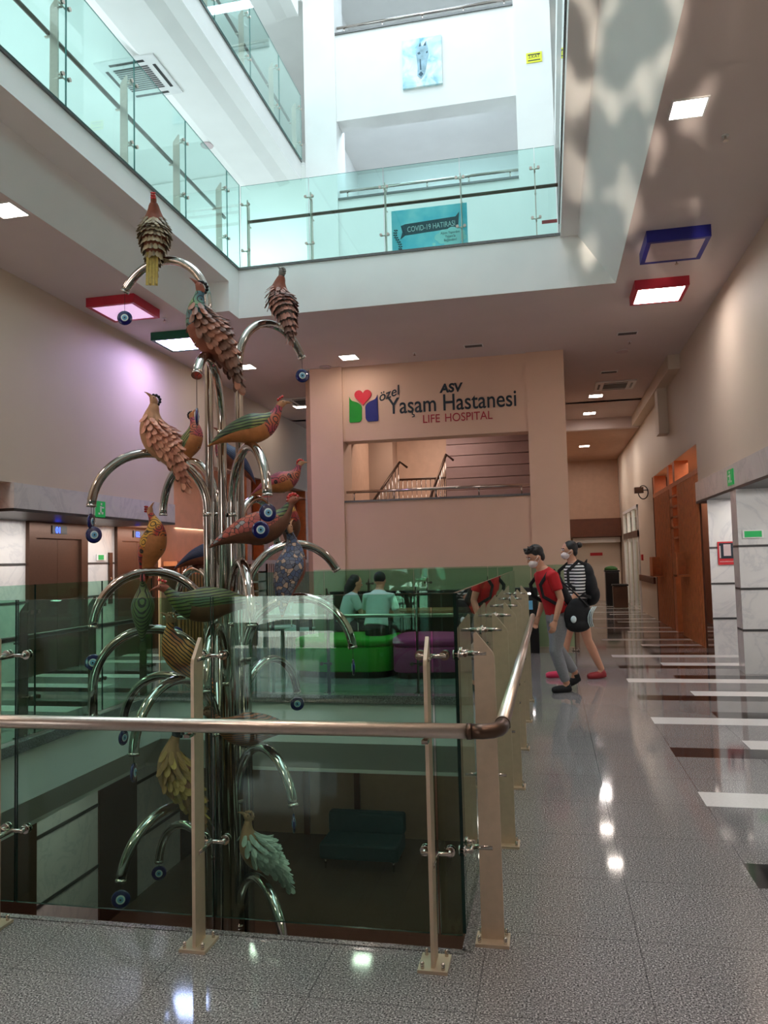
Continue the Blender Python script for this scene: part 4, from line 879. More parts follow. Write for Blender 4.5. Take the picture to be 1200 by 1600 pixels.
text_mesh('lettering_english', 'LIFE', 0.205, 'ink_red', sg, (-2.09, yq, 3.90), ext=0.008, sx=0.90); text_mesh('lettering_english', 'HOSPITAL', 0.205, 'ink_red', sg, (-1.70, yq, 3.90), ext=0.008, sx=0.90)

# ---------------------------------------------------------------- pictures and plates
pnt, nt, b, co = base('horse_canvas', 0.7)
n = N(nt, 'ShaderNodeTexNoise', Scale=3.4, Detail=5.0, Distortion=0.8); nt.links.new(co, n.inputs['Vector'])
nt.links.new(ramp(nt, n.outputs['Fac'], [(0.3, lin((120, 186, 206))), (0.45, lin((196, 226, 230))), (0.6, lin((232, 238, 234))), (0.75, lin((206, 196, 180)))]), b.inputs['Base Color'])
pt = thing('canvas_painting', (-1.9, YW + 0.02, 10.45), 'square pale blue canvas with an abstract animal head, high on the atrium wall', 'painting')
MB().box(-2.27, -1.55, YW + 0.0, YW + 0.048, 10.0, 10.9).build('canvas', pnt, pt)
hd = [(-1.98, 10.74), (-1.93, 10.82), (-1.90, 10.73), (-1.82, 10.83), (-1.80, 10.72), (-1.78, 10.58), (-1.82, 10.40), (-1.86, 10.22), (-1.93, 10.13), (-2.0, 10.2), (-1.99, 10.34), (-2.0, 10.5), (-2.02, 10.64)]
M['paint_grey'] = mat('paint_blue_grey', (150, 182, 196), 0.7, noise=(7, 0.35, 5)); M['paint_dark'] = mat('paint_slate', (66, 92, 106), 0.7, noise=(12, 0.3, 4))
MB().prism(hd, 'y', YW - 0.004, YW + 0.0).build('painted_head', 'paint_grey', pt)
for pp_ in ([(-1.99, 10.62), (-1.95, 10.64), (-1.93, 10.60), (-1.97, 10.59)], [(-1.83, 10.62), (-1.80, 10.64), (-1.80, 10.6), (-1.83, 10.59)], [(-1.98, 10.22), (-1.93, 10.17), (-1.89, 10.22), (-1.93, 10.27)], [(-1.93, 10.82), (-1.92, 10.74), (-1.96, 10.74)], [(-1.83, 10.82), (-1.83, 10.74), (-1.87, 10.74)], [(-1.95, 10.5), (-1.93, 10.5), (-1.92, 10.3), (-1.95, 10.3)]):
    MB().prism(pp_, 'y', YW - 0.007, YW - 0.004).build('brush_mark', 'paint_dark', pt)
pm, nt, b, co = base('poster_cyan', 0.5)
n = N(nt, 'ShaderNodeTexNoise', Scale=3.0, Detail=3.0); nt.links.new(co, n.inputs['Vector'])
nt.links.new(ramp(nt, n.outputs['Fac'], [(0.35, lin((96, 208, 236))), (0.55, lin((150, 228, 244))), (0.7, lin((190, 238, 248)))]), b.inputs['Base Color'])
po = thing('banner_board', (-1.45, 10.33, 5.7), 'sky blue photo board with a black ribbon title standing behind the balcony glass', 'poster')
MB().box(-1.99, -0.93, 10.32, 10.34, 5.735, 6.40).build('board', pm, po)
rb = [(-1.86, 6.17), (-1.80, 6.19), (-1.09, 6.22), (-1.04, 6.28), (-1.05, 6.16), (-1.06, 6.05), (-1.10, 6.06), (-1.80, 6.03), (-1.87, 5.98), (-1.84, 6.08)]
M['ribbon'] = mat('ribbon_slate', (36, 66, 82), 0.5)
MB().prism(rb, 'y', 10.316, 10.32).build('title_ribbon', 'ribbon', po)
text_mesh('title_lettering', 'COVID-19 HATIRASI', 0.108, 'eye_white', po, (-1.77, 10.314, 6.072), (pi / 2, radians(-1.6), 0), ext=0.001, sx=0.70)
cl = MB()
for ci, (dx, dz, r) in enumerate(((-0.16, 0, .07), (-0.08, .05, .08), (0.03, .065, .08), (0.13, .03, .08), (.17, -.03, .06), (.08, -.07, .07), (-0.03, -.08, .07), (-.12, -.05, .06))):
    cl.prism([(-1.17 + dx * 0.95 + r * cos(2 * pi * i / 20), 5.95 + dz + r * 0.8 * sin(2 * pi * i / 20)) for i in range(20)], 'y', 10.3165 - 0.0004 * ci, 10.3195)
cl.box(-1.3, -1.04, 10.3128, 10.3195, 5.9, 6.0)
M['cloud'] = mat('cloud_pale', (190, 238, 240), 0.5)
cl.prism([(-1.40 + .025 * cos(2 * pi * i / 16), 5.86 + .022 * sin(2 * pi * i / 16)) for i in range(16)], 'y', 10.317, 10.32).prism([(-1.45 + .018 * cos(2 * pi * i / 16), 5.81 + .016 * sin(2 * pi * i / 16)) for i in range(16)], 'y', 10.317, 10.32)
cl.build('speech_cloud', 'cloud', po)
for i, tx in enumerate(('Aşımı Yaptırdım', "Yaşam'la", 'Bağlandım!')): text_mesh('cloud_lettering', tx, 0.05, 'ink', po, (-1.17, 10.3115, 5.985 - 0.052 * i), ext=0.0005, sx=0.8, align='CENTER')
tw = MB()
for i in range(11):
    zz = 5.76 + 0.034 * i; xx_ = -1.91 + 0.035 * sin(i * 0.55); tw.prism([(xx_, zz), (xx_ + 0.035, zz + 0.012), (xx_ + 0.01, zz + 0.03)], 'y', 10.316, 10.32).prism([(xx_, zz), (xx_ - 0.03, zz + 0.02), (xx_ - 0.004, zz + 0.03)], 'y', 10.316, 10.32)
tw.build('leaf_sprig', 'ink', po); po.location.y += 0.095
ys_ = thing('warning_plate', (0.06, YW, 10.2), 'yellow warning plate on the white column at the top right', 'sign')
MB().box(-0.07, 0.2, YW - 0.015, YW, 10.11, 10.29).build('plate', 'sign_yellow', ys_)
text_mesh('plate_lettering', '2.KAT', 0.075, 'ink', ys_, (0.065, YW - 0.017, 10.19), ext=0.0005, align='CENTER'); MB().box(-0.04, 0.17, YW - 0.018, YW - 0.015, 10.245, 10.26).box(-0.04, 0.17, YW - 0.018, YW - 0.015, 10.14, 10.155).build('text_bar', 'ink', ys_)
rs = thing('red_strip_sign', (0.2, 10.5, 5.9), 'small red strip sign behind the glass at the balcony right end', 'sign')
MB().box(0.07, 0.27, 10.3, 10.31, 5.93, 5.975).build('plate', 'sign_red', rs)
def wall_sign(name, x, y0, y1, z0, z1, m, label, sx=-1, marks=None):
    e = thing(name, (x, (y0 + y1) / 2, z0), label, 'sign'); a, b_ = sorted((x, x + sx * 0.015)); MB().box(a, b_, y0, y1, z0, z1).build('plate', m, e)
    xx2 = x + sx * 0.017; a, b_ = sorted((x + sx * 0.015, xx2)); ym = (y0 + y1) / 2; h_ = z1 - z0; w_ = y1 - y0
    if marks == 'run':
        g_ = MB(); g_.box(a, b_, ym - w_ * .1, ym + w_ * .08, z0 + h_ * .3, z0 + h_ * .7).box(a, b_, ym - w_ * .02, ym + w_ * .14, z0 + h_ * .76, z0 + h_ * .9).box(a, b_, ym - w_ * .28, ym - w_ * .08, z0 + h_ * .16, z0 + h_ * .28).box(a, b_, ym + w_ * .06, ym + w_ * .26, z0 + h_ * .18, z0 + h_ * .34).box(a, b_, ym + w_ * .1, ym + w_ * .34, z0 + h_ * .56, z0 + h_ * .66)
        g_.build('running_figure', 'white_plastic', e)
    return e
wall_sign('exit_sign', XW - 0.05, 10.45, 10.75, 2.36, 2.56, 'sign_green', 'green exit sign hung on the marble band of the right wall', marks='run')
wall_sign('exit_sign', XA + 0.03, 9.56, 9.78, 2.20, 2.42, 'sign_green', 'green exit sign on the marble band between the lifts', 1, 'run')
wall_sign('exit_sign', -8.18, 11.0, 11.5, 7.5, 7.9, 'sign_green', 'green exit sign behind the lower left balcony glass', 1, 'run')
def face_sign(name, x0, x1, y, z0, z1, m, label, bord=None):
    e = thing(name, ((x0 + x1) / 2, y, z0), label, 'sign'); MB().box(x0, x1, y - 0.012, y, z0, z1).build('plate', m, e)
    if bord: MB().box(x0 + 0.02, x1 - 0.02, y - 0.014, y - 0.012, z0 + bord[1], z1 - bord[2]).build('panel', bord[0], e)
    return e
face_sign('direction_sign', 2.36, 2.60, 10.344, 1.67, 1.77, 'white_plastic', 'small white and green sign on the near marble pier', ('sign_green', 0.012, 0.012))
e = face_sign('notice_poster', 2.44, 2.70, 12.244, 1.32, 1.66, 'sign_red', 'red bordered notice poster with a dark photo on the far marble pier', ('ink', 0.09, 0.02))
MB().box(2.52, 2.62, 12.228, 12.23, 1.45, 1.62).box(2.46, 2.48, 12.228, 12.23, 1.42, 1.6).box(2.65, 2.67, 12.228, 12.23, 1.42, 1.6).build('photo_detail', 'panel_off', e)
text_mesh('notice_lettering', 'YANGIN ANINDA KULLANMA', 0.022, 'white_plastic', e, (2.57, 12.23, 1.36), ext=0.0005, align='CENTER', sx=0.75)
e = thing('direction_sign', (WL, 11.45, 1.6), 'small white and green sign on the marble between the lifts', 'sign'); MB().box(WL + 0.009, WL + 0.02, 11.35, 11.62, 1.62, 1.72).build('plate', 'white_plastic', e); MB().box(WL + 0.02, WL + 0.022, 11.39, 11.55, 1.63, 1.71).build('panel', 'sign_green', e)
e = thing('notice_poster', (WL, 13.9, 1.2), 'small red notice on the marble right of the farther lift', 'sign'); MB().box(WL + 0.009, WL + 0.02, 13.75, 14.15, 1.2, 1.36).build('plate', 'sign_red', e)
MB().box(WL + 0.02, WL + 0.022, 13.82, 14.08, 1.27, 1.33).build('photo_detail', 'white_plastic', e)
cs = thing('cafe_sign', (-6.36, 16.4, 2.3), 'red and black lettering with a red underline on the peach wall behind the tree', 'sign')
text_mesh('lettering_red', 'YAŞAM', 0.22, 'ink_red', cs, (-6.363, 14.7, 2.36), (pi / 2, 0, pi / 2), ext=0.004, align='CENTER'); text_mesh('lettering_black', 'Cafe', 0.24, 'ink', cs, (-6.363, 15.0, 2.14), (pi / 2, 0, pi / 2), ext=0.004, align='CENTER', bold=0.004)
MB().box(-6.369, -6.36, 14.75, 15.3, 2.06, 2.085).build('underline', 'ink_red', cs)
e = thing('security_camera', (XW, 19.3, 2.75), 'dark red security camera with a coiled cable on the right wall', 'camera'); MB().box(XW - 0.32, XW - 0.12, 19.2, 19.35, 2.96, 3.1).build('housing', 'steel_dark', e)
MB().tube([(XW - 0.02 - 0.1 + 0.11 * cos(a * .3), 19.3, 2.98 + 0.16 * sin(a * .3)) for a in range(22)], 0.012, 6).cyl((XW - 0.15, 19.28, 3.03), (XW, 19.28, 3.03), 0.012, 6).build('cable', 'black', e)
tag(MB().box(XW - 0.04, XW, 20.9, 21.1, 1.35, 1.5).build('fire_call_point', 'sign_red'), 'small red fire call point on the right wall before the glass door', 'alarm')
tag(MB().box(1.35, 1.75, 26.88, 26.9, 1.5, 1.6).build('door_plate', 'sign_red'), 'small red door plate on the end door behind the woman', 'sign')
for x, y, m, lab, h in ((1.95, 23.2, 'lift_steel', 'grey metal bin by the glass door', 0.62), (1.85, 24.6, 'black', 'black covered laundry trolley behind the metal bin', 1.0)):
    e = thing('waste_bin', (x, y, 0), lab, 'bin'); bevel(MB().prism([(-.2 + x, -.2 + y), (.2 + x, -.2 + y), (.2 + x, .2 + y), (-.2 + x, .2 + y)], 'z', 0, h).build('bin_body', m, e), .03); bevel(MB().box(x - .22, x + .22, y - .22, y + .22, h, h + 0.05).build('lid', 'black', e), .015)
    if h > 0.8: MB().ball((x - .02, y, h + 0.08), (0.2, 0.18, 0.1), 12).build('bag', 'leaf', e)

# ---------------------------------------------------------------- furniture beyond the stairwell
def smooth_outline(pts, n=8):
    out = []; k = len(pts)
    for i in range(k):
        p0, p1, p2, p3 = (pts[(i + j - 1) % k] for j in range(4))
        for q in range(n): out.append(cat(p0, p1, p2, p3, q / n))
    return out
def bench(pts, m, label):
    e = thing('upholstered_bench', (sum(p[0] for p in pts) / len(pts), sum(p[1] for p in pts) / len(pts), 0), label, 'bench')
    o = smooth_outline(pts); cx_ = sum(p[0] for p in o) / len(o); cy_ = sum(p[1] for p in o) / len(o)
    MB().prism([(cx_ + (x - cx_) * .93, cy_ + (y - cy_) * .90) for x, y in o], 'z', 0, 0.08).build('plinth', 'black', e)
    b_ = MB().prism(o, 'z', 0.08, 0.40, sm=True).build('seat_base', m, e); bevel(b_, 0.02, 2)
    c_ = MB().prism([(cx_ + (x - cx_) * 1.01, cy_ + (y - cy_) * 1.01) for x, y in o], 'z', 0.40, 0.50, sm=True).build('seat_cushion', m, e); bevel(c_, 0.04, 4)
    return e
bench([(-3.35, 9.95), (-2.9, 9.75), (-2.15, 9.8), (-2.02, 10.2), (-2.1, 10.75), (-2.7, 10.85), (-3.3, 10.6)], 'bench_green', 'rounded bright green bench beyond the stairwell')
bench([(-1.98, 9.8), (-1.5, 9.75), (-0.85, 9.9), (-0.6, 10.2), (-0.8, 10.65), (-1.4, 10.8), (-2.0, 10.75)], 'bench_purple', 'rounded plum bench beside the green one')
def table(x0, x1, y0, y1, h, m, label, leg='black'):
    e = thing('table', ((x0 + x1) / 2, (y0 + y1) / 2, 0), label, 'table'); bevel(MB().box(x0, x1, y0, y1, h - 0.04, h).build('tabletop', m, e), .006)
    for x in (x0 + .05, x1 - .05):
        for y in (y0 + .05, y1 - .05): MB().box(x - .02, x + .02, y - .02, y + .02, 0, h - .04).build('leg', leg, e)
    return e
table(-2.55, -1.2, 11.3, 12.0, 0.76, 'wood_table', 'wooden table in front of the seated man')
table(-4.2, -3.5, 10.6, 11.3, 0.74, 'white_plastic', 'white table left of the green bench')
table(-3.5, -2.0, -3.6, -2.4, 0.76, 'white_plastic', 'white table behind the viewer, seen mirrored in the front glass', 'steel')
def chair(x, y, rz, m, label, g=None):
    e = thing('cafe_chair', (x, y, 0), label, 'chair', g); e.rotation_euler = (0, 0, rz)
    bevel(MB().box(-.21, .21, -.21, .21, 0.43, 0.47).build('seat', m, e, False), .015); bevel(MB().box(-.21, .21, .19, .22, 0.6, 0.85).build('backrest', m, e, False), .01)
    for sx in (-.18, .18):
        MB().cyl((sx, -.18, 0), (sx, -.18, .44), .011, 8).build('leg', 'steel', e, False); MB().cyl((sx, .2, 0), (sx, .2, .8), .011, 8).build('leg', 'steel', e, False)
    return e
chair(-3.9, 11.8, 0.1, 'white_plastic', 'pale chair behind the white table left of the green bench'); chair(-4.35, 12.3, 0.5, 'white_plastic', 'pale chair nearest the left edge of the beige wall')
chair(-3.4, -1.8, pi, 'white_plastic', 'white chair mirrored in the front glass, left of the mirrored table'); chair(-2.3, -4.2, 0, 'white_plastic', 'white chair mirrored in the front glass, beyond the mirrored table')
cn = thing('reception_counter', (-2.2, 12.35, 0), 'long black counter below the beige hospital wall', 'counter')
MB().box(-3.45, -0.95, 12.2, 12.6, 0, 0.98).build('counter_body', 'black', cn); MB().box(-3.5, -0.9, 12.15, 12.65, 0.98, 1.02).build('worktop', 'granite_black', cn)
for x in (-2.9, -2.3, -1.7, -1.1): MB().box(x, x + 0.02, 12.185, 12.2, 0.1, 0.95).build('door_seam', 'grille', cn)
kb = thing('display_cabinet', (-0.4, 12.6, 0), 'black waist high cabinet with small lit screens at the foot of the right pillar', 'cabinet')
MB().box(-0.62, -0.2, 12.45, 12.75, 0, 1.02).build('body', 'black', kb); MB().box(-0.48, -0.3, 12.44, 12.45, 0.92, 0.94).build('display', 'lamp_white', kb); MB().box(-0.42, -0.28, 12.44, 12.45, 0.68, 0.82).build('screen', 'eye_light', kb)
for i, (x, m_) in enumerate(((-0.92, 'wood'), (-0.78, 'wood_dark'))): tag(MB().box(x, x + 0.12, 12.45, 12.6, 0.0, 1.15).build('wooden_pillar', m_), ('bright orange' if i == 0 else 'dark red brown') + ' narrow upright panel between counter and black cabinet', 'pillar')
for x, y, lab in ((-3.95, 10.95, 'small leafy plant on the white table beyond the stairwell'),):
    e = thing('potted_plant', (x, y, 0.74), lab, 'plant'); MB().tube([(x, y, .74), (x, y, .86)], [.05, .065], 14).build('pot', 'white_plastic', e)
    lv = MB()
    for i in range(26):
        a = i * 2.4; t_ = 0.25 + 0.5 * random.random(); p = Vector((x, y, .86)); d_ = Vector((cos(a) * t_, sin(a) * t_, 1)).normalized(); q = p + d_ * (0.14 + .08 * random.random()); s__ = Vector((-sin(a), cos(a), 0)) * .018
        lv.add([p, p + (q - p) * .5 + s__, q, p + (q - p) * .5 - s__, p + (q - p) * .5 + Vector((0, 0, .006))], [(0, 1, 4), (1, 2, 4), (2, 3, 4), (3, 0, 4), (0, 3, 2, 1)], 0)
    lv.build('leaves', 'leaf', e)

# ---------------------------------------------------------------- people
def organic(mb, name, m, parent, voxel=0.008, it=4):
    o = mb.build(name, m, parent, False)
    r = o.modifiers.new('remesh', 'REMESH'); r.mode = 'VOXEL'; r.voxel_size = voxel; r.use_smooth_shade = True
    q = o.modifiers.new('smooth', 'SMOOTH'); q.iterations = it; q.factor = 0.5
    return o
def V(*a): return Vector(a)
def hand(mb, w, d, side):
    """palm and five curled fingers from wrist w, arm direction d (unit), thumb towards +x"""
    f_ = V(1, 0, 0); f_ = (f_ - d * f_.dot(d)).normalized(); n_ = d.cross(f_)       # n_ across the palm thickness
    mb.tube([w - d * .02, w + d * .03, w + d * .085], [.022, .034, .036], 12, flat=0.42, up=f_)
    inn = V(0, -side, 0)
    for i, L in enumerate((.066, .074, .070, .054)):
        b0 = w + d * .078 + f_ * (0.027 - 0.018 * i)
        mb.tube([b0, b0 + d * L * .42, b0 + d * L * .75 + inn * L * .22, b0 + d * L * .92 + inn * L * .5], [.0098, .0092, .0085, .0075], 8)
    tb = w + d * .025 + f_ * .024
    mb.tube([tb, tb + f_ * .02 + d * .025 + inn * .006, tb + f_ * .022 + d * .055 + inn * .014], [.012, .0105, .008], 8)
def head(mb, hc, tilt, s=1.0):
    """tilt: nose-down angle in degrees"""
    Rm = Matrix.Rotation(radians(tilt), 3, 'Y'); P = lambda x, y, z: hc + Rm @ (V(x, y, z) * s)
    mb.ball(P(-.012, 0, .018), (.094 * s, .076 * s, .098 * s), 20, rot=Rm); mb.ball(P(.022, 0, -.045), (.062 * s, .056 * s, .072 * s), 18, rot=Rm)
    mb.tube([P(.082, 0, .012), P(.100, 0, -.018), P(.104, 0, -.030)], [.008 * s, .012 * s, .013 * s], 8); mb.ball(P(.082, 0, -.062), (.012 * s, .024 * s, .010 * s), 10, rot=Rm)
    mb.ball(P(.07, 0, .03), (.02 * s, .05 * s, .012 * s), 10, rot=Rm); mb.ball(P(.062, 0, -.10), (.022 * s, .024 * s, .018 * s), 10, rot=Rm)
    for sy in (1, -1): mb.ball(P(-.008, .076 * sy, -.012), (.019 * s, .010 * s, .031 * s), 10, rot=Rm)
    return P, Rm
def person(loc, yaw, label, J, skin='skin'):
    e = thing('person', loc, label, 'person'); e.rotation_euler = (0, 0, radians(yaw)); b = MB()
    b.tube([J['pelvis'] - V(0, 0, .06), J['pelvis'], J['waist'], J['chest'], J['upper'], J['neck']], [.095, .11, .095, .112, .10, .052], 20, flat=1.32, up=(1, 0, 0))
    for s_, k in ((1, 'L'), (-1, 'R')):
        sh, el_, wr = J['sh' + k], J['el' + k], J['wr' + k]; hp_, kn, an = J['hip' + k], J['kn' + k], J['an' + k]
        b.tube([J['upper'].lerp(sh, .4), sh, sh.lerp(el_, .5), el_, el_.lerp(wr, .35), wr], [.05, .052, .044, .037, .038, .025], 14)
        hand(b, wr, (wr - el_).normalized(), s_)
        b.tube([hp_, hp_.lerp(kn, .3), kn, kn.lerp(an, .3), an], [.088, .080, .054, .056, .036], 16)
        ft = J['toe' + k]; b.tube([an, an.lerp(ft, .3) - V(0, 0, .03), ft], [.036, .034, .022], 12)
    b.tube([J['neck'] - V(0, 0, .03), J['neck'].lerp(J['head'], .5), J['head'] - V(0.015, 0, .03)], [.058, .053, .055], 16)
    P, Rm = head(b, J['head'], J['tilt'], J.get('hs', 1.0))
    organic(b, 'body', skin, e, 0.0065, 3)
    for sy in (1, -1):
        MB().ball(P(.083, .030 * sy, .012), (.008, .013, .007), 10, rot=Rm).build('eye', 'eye_white', e, False); MB().ball(P(.087, .030 * sy, .012), (.005, .006, .006), 8, rot=Rm).build('pupil', 'black', e, False)
        MB().tube([P(.084, .014 * sy, .030), P(.086, .03 * sy, .034), P(.078, .048 * sy, .028)], .0042, 6).build('eyebrow', 'hair', e, False)
    return e, P, Rm
def shirt(e, J, m, sleeve=0.6, hem=0.10, name='shirt', grow=0.016):
    b = MB(); g_ = grow
    b.tube([J['pelvis'] - V(0, 0, hem - .1) , J['waist'], J['chest'], J['upper'], J['upper'].lerp(J['neck'], .75)], [.118 + g_, .105 + g_, .116 + g_, .104 + g_, .062 + g_ * .5], 24, flat=1.30, up=(1, 0, 0))
    for k in 'LR':
        sh, el_, wr = J['sh' + k], J['el' + k], J['wr' + k]; pts = [J['upper'].lerp(sh, .3), sh, sh.lerp(el_, min(sleeve, 1))]; rs = [.062, .066, .060]
        if sleeve > 1: pts.append(el_.lerp(wr, sleeve - 1)); rs.append(.046)
        b.tube(pts, rs, 16)
    return organic(b, name, m, e, 0.009, 4)
def legs(e, J, m, frac=1.9, name='trousers', wide=1.0, end=.05):
    b = MB(); b.tube([J['waist'] - V(0, 0, .02), J['pelvis'], J['pelvis'] - V(0, 0, .09)], [.112, .130, .118], 20, flat=1.26, up=(1, 0, 0))
    for k in 'LR':
        hp_, kn, an = J['hip' + k], J['kn' + k], J['an' + k]
        if frac <= 1: pts = [hp_, hp_.lerp(kn, frac * .5), hp_.lerp(kn, frac)]; rs = [.105 * wide, .104 * wide, .100 * wide]
        else: pts = [hp_, hp_.lerp(kn, .5), kn, kn.lerp(an, (frac - 1) * .5), kn.lerp(an, frac - 1)]; rs = [.104, .094, .072, .066, end]
        b.tube(pts, rs, 18)
    return organic(b, name, m, e, 0.009, 4)
def shoe(e, an, toe, m, name='shoe'):
    d_ = toe - an; d_.z = 0; d_.normalize(); pitch = atan2(an.z - .075 - toe.z + .03, (Vector((toe.x - an.x, toe.y - an.y, 0))).length)
    heel = V(an.x, an.y, an.z - .05) - d_ * .045; tp = V(toe.x, toe.y, max(toe.z, .03)) + d_ * .03
    b = MB(); b.tube([heel, heel.lerp(tp, .25), heel.lerp(tp, .6), heel.lerp(tp, .85), tp], [.036, .046, .046, .042, .026], 16, flat=1.0); b.ball(V(an.x, an.y, an.z - .03), (.048, .042, .045), 14)
    o = organic(b, name, m, e, 0.007, 3)
    sl_ = MB(); a_ = heel - V(0, 0, .034) - d_ * .025; c_ = tp - V(0, 0, .026) + d_ * .015
    sl_.tube([a_, a_.lerp(c_, .5), c_], [.034, .046, .030], 16, flat=1.0); 
    for v in sl_.v: pass
    return o
def rucksack(loc, yaw, label, w, dth, h, lean=0.0, extra=None):
    e = thing('backpack', loc, label, 'backpack'); e.rotation_euler = (0, radians(lean), radians(yaw))
    b = MB(); b.ball((0, 0, h * .42), (dth * .55, w * .52, h * .46), 20); b.ball((-dth * .12, 0, h * .25), (dth * .55, w * .48, h * .28), 18); b.ball((0, 0, h * .72), (dth * .42, w * .42, h * .28), 18)
    organic(b, 'pack', 'cloth_black', e, 0.010, 3)
    for sy in (1, -1):
        MB().tube([(dth * .2, sy * w * .3, h * .95), (dth * .75, sy * w * .40, h * 1.06), (dth * 1.55, sy * w * .48, h * .85), (dth * 1.62, sy * w * .52, h * .55), (dth * .9, sy * w * .56, h * .28), (dth * .2, sy * w * .46, h * .18)], 0.022, 10, flat=0.35, up=(0, 1, 0) if False else None).build('strap', 'cloth_black', e, False)
    MB().tube([(0, -.03, h * 1.0), (-.02, 0, h * 1.06), (0, .03, h * 1.0)], 0.008, 8).build('carry_loop', 'cloth_black', e, False)
    return e
# boy walking left with bowed head
JB = dict(pelvis=V(-.01, 0, .86), waist=V(.03, 0, 1.00), chest=V(.08, 0, 1.17), upper=V(.12, 0, 1.30), neck=V(.16, 0, 1.39), head=V(.235, 0, 1.505), tilt=24, hs=0.98,
          shL=V(.10, .17, 1.29), elL=V(.035, .21, 1.03), wrL=V(.115, .22, .80), shR=V(.12, -.17, 1.29), elR=V(.06, -.2, 1.03), wrR=V(.15, -.18, .82),
          hipL=V(.0, .085, .84), knL=V(.07, .09, .46), anL=V(-.05, .09, .085), toeL=V(.10, .10, .03), hipR=V(-.01, -.085, .84), knR=V(-.03, -.09, .47), anR=V(-.24, -.09, .17), toeR=V(-.13, -.09, .04))
by, P, Rm = person((0.06, 8.98, 0), 203, 'boy in a red T-shirt and grey trousers walking left with bowed head', JB)
shirt(by, JB, 'shirt_red', 0.62, 0.08); legs(by, JB, 'pants_grey', 1.9)
hb = MB(); hb.ball(P(-.03, 0, .045), (.092, .086, .090), 20, rot=Rm); hb.ball(P(-.06, 0, -.01), (.052, .074, .075), 16, rot=Rm); hb.ball(P(.04, 0, .085), (.055, .060, .032), 14, rot=Rm)
for i in range(26):
    a = i * 2.4; hb.tube([P(-.01 + .05 * cos(a), .05 * sin(a), .10), P(.02 + .075 * cos(a), .07 * sin(a), .135 - .02 * (i % 3))], [.018, .005], 6)
organic(hb, 'hair', 'hair', by, 0.006, 2)
def mask(e, P, Rm):
    b = MB(); b.ball(P(.046, 0, -.060), (.064, .058, .050), 18, rot=Rm); organic(b, 'face_mask', 'mask', e, 0.006, 2)
    for sy in (1, -1): MB().tube([P(.06, .05 * sy, -.04), P(.02, .078 * sy, -.015), P(-.01, .088 * sy, .005)], .0025, 6).tube([P(.05, .05 * sy, -.085), P(.01, .078 * sy, -.05), P(-.012, .088 * sy, -.03)], .0025, 6).build('mask_loop', 'mask', e, False)
mask(by, P, Rm); shoe(by, JB['anL'], JB['toeL'], 'cloth_black'); shoe(by, JB['anR'], JB['toeR'], 'cloth_black')
F = V(cos(radians(203)), sin(radians(203)), 0); Ls = V(-F.y, F.x, 0)
pb = V(0.06, 8.98, 0)
r1 = rucksack(pb - F * .10 + V(0, 0, .90), 203, 'black backpack worn by the boy in red', 0.30, 0.16, 0.44, 16)
sb = thing('sports_bag', pb - F * .16 + Ls * .2 + V(0, 0, .68), 'black drawstring bag with three white stripes at the boy hip', 'bag'); sb.rotation_euler = (0, 0, radians(203))
b_ = MB(); b_.ball((0, 0, .16), (.165, .06, .18), 18); b_.ball((0, 0, .06), (.15, .07, .08), 16); b_.ball((0.0, 0, .27), (.11, .05, .09), 14); organic(b_, 'bag_body', 'cloth_black', sb, .01, 3)
for i in range(3):
    MB().tube([(-.115 - .024 * i + .01 * j * (3 - j), .056 - .006 * i, .04 + .055 * j) for j in range(5)], .006, 6).build('white_stripe', 'eye_white', sb, False)
MB().ball((.08, .064, .13), (.035, .012, .04), 10).build('white_badge', 'eye_white', sb, False)
MB().tube([(-.1, .05, .26), (.02, .02, .40), (.22, -.1, .62)], .009, 8).build('cord', 'cloth_black', sb, False)
# woman in striped top
JWm = dict(pelvis=V(-.02, 0, .90), waist=V(-.02, 0, 1.05), chest=V(-.02, 0, 1.21), upper=V(.0, 0, 1.35), neck=V(.02, 0, 1.44), head=V(.06, 0, 1.575), tilt=4, hs=.96,
           shL=V(.0, .165, 1.345), elL=V(.02, .22, 1.08), wrL=V(.16, .20, .93), shR=V(.01, -.165, 1.345), elR=V(-.02, -.21, 1.08), wrR=V(.10, -.2, .90),
           hipL=V(-.02, .09, .88), knL=V(-.10, .10, .47), anL=V(-.26, .11, .10), toeL=V(-.10, .12, .03), hipR=V(-.01, -.09, .88), knR=V(.10, -.09, .47), anR=V(.20, -.09, .09), toeR=V(.35, -.10, .03))
wm, P, Rm = person((0.30, 9.95, 0), 198, 'woman in a striped top and black shorts walking beside the boy', JWm)
shirt(wm, JWm, 'stripes', 1.25, 0.04, grow=.022); legs(wm, JWm, 'cloth_black', 0.62, 'shorts', 1.12)
hb = MB(); hb.ball(P(-.028, 0, .034), (.092, .084, .090), 20, rot=Rm); hb.ball(P(-.06, 0, -.02), (.05, .068, .07), 16, rot=Rm); organic(hb, 'hair', 'hair', wm, 0.006, 2)
MB().ball(P(-.145, 0, .055), (.040, .040, .038), 14).build('hair_bun', 'hair', wm, False)
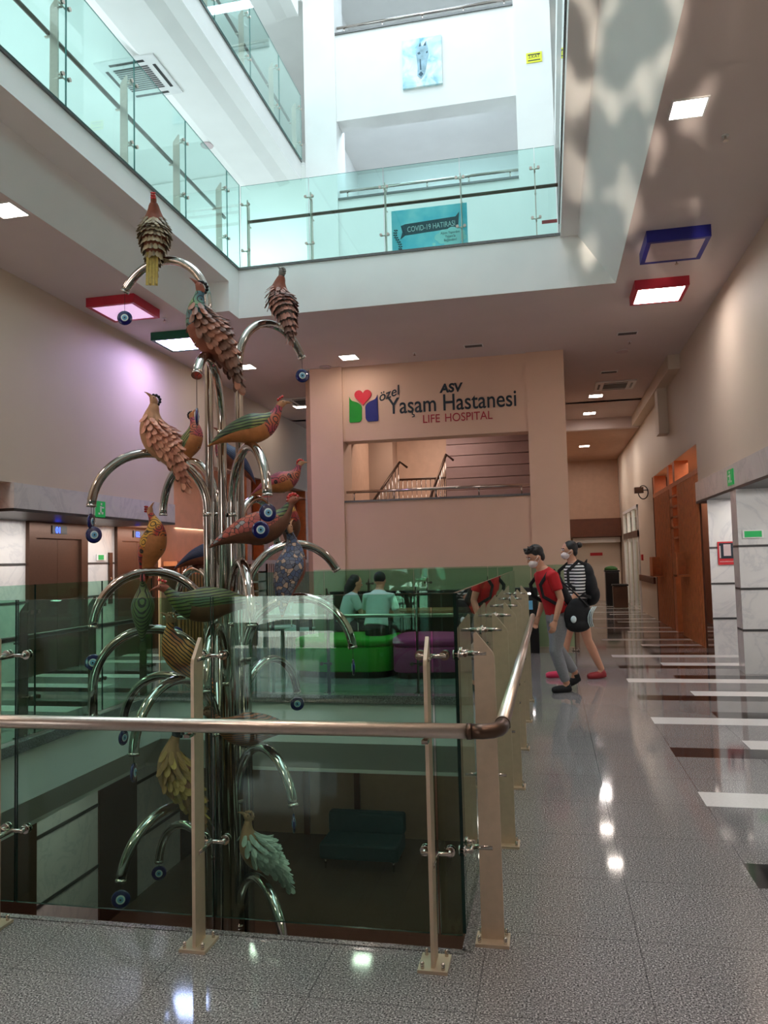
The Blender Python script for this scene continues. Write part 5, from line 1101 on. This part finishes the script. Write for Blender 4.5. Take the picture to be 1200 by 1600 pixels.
mask(wm, P, Rm); shoe(wm, JWm['anL'], JWm['toeL'], 'shoe_red'); shoe(wm, JWm['anR'], JWm['toeR'], 'shoe_pink')
F2 = V(cos(radians(198)), sin(radians(198)), 0)
rucksack(V(0.30, 9.95, .90) - F2 * .17 + V(F2.y, -F2.x, 0) * -.04, 198, 'large black backpack worn by the woman in stripes', 0.34, 0.19, 0.52, 4)
# seated people beyond the stairwell
def seated(loc, yaw, label, shirt_m, leg_m, hair_long=False, zs=.50, sk='skin'):
    J = dict(pelvis=V(0, 0, zs + .09), waist=V(.03, 0, zs + .24), chest=V(.09, 0, zs + .40), upper=V(.12, 0, zs + .53), neck=V(.15, 0, zs + .61), head=V(.19, 0, zs + .73), tilt=12,
             shL=V(.12, .18, zs + .51), elL=V(.20, .24, zs + .27), wrL=V(.42, .20, zs + .25), shR=V(.12, -.18, zs + .51), elR=V(.20, -.24, zs + .27), wrR=V(.42, -.20, zs + .25),
             hipL=V(.04, .09, zs + .09), knL=V(.46, .12, zs + .07), anL=V(.46, .12, .09), toeL=V(.62, .13, .03), hipR=V(.04, -.09, zs + .09), knR=V(.46, -.12, zs + .07), anR=V(.46, -.12, .09), toeR=V(.62, -.13, .03))
    e, P, Rm = person(loc, yaw, label, J, sk)
    shirt(e, J, shirt_m, 0.7, 0.06); legs(e, J, leg_m, 1.9)
    h_ = MB(); h_.ball(P(-.03, 0, .035), (.090, .084, .092), 18, rot=Rm)
    if hair_long: h_.tube([P(-.05, 0, .02), P(-.09, 0, -.10), P(-.10, 0, -.24)], [.085, .08, .05], 14)
    organic(h_, 'hair', 'hair', e, .008, 2)
    for k in 'LR': shoe(e, J['an' + k], J['toe' + k], 'cloth_black')
    return e
seated((-2.32, 10.28, 0), 80, 'man in a white T-shirt seated on the green bench with his back turned', 'shirt_white', 'cloth_black')
seated((-3.02, 11.25, 0), 30, 'woman with dark hair and a white top seated beyond the green bench', 'shirt_white', 'cloth_black', True, .45)
chair(-3.05, 11.2, radians(30 - 90), 'black', 'dark chair under the seated woman with dark hair')
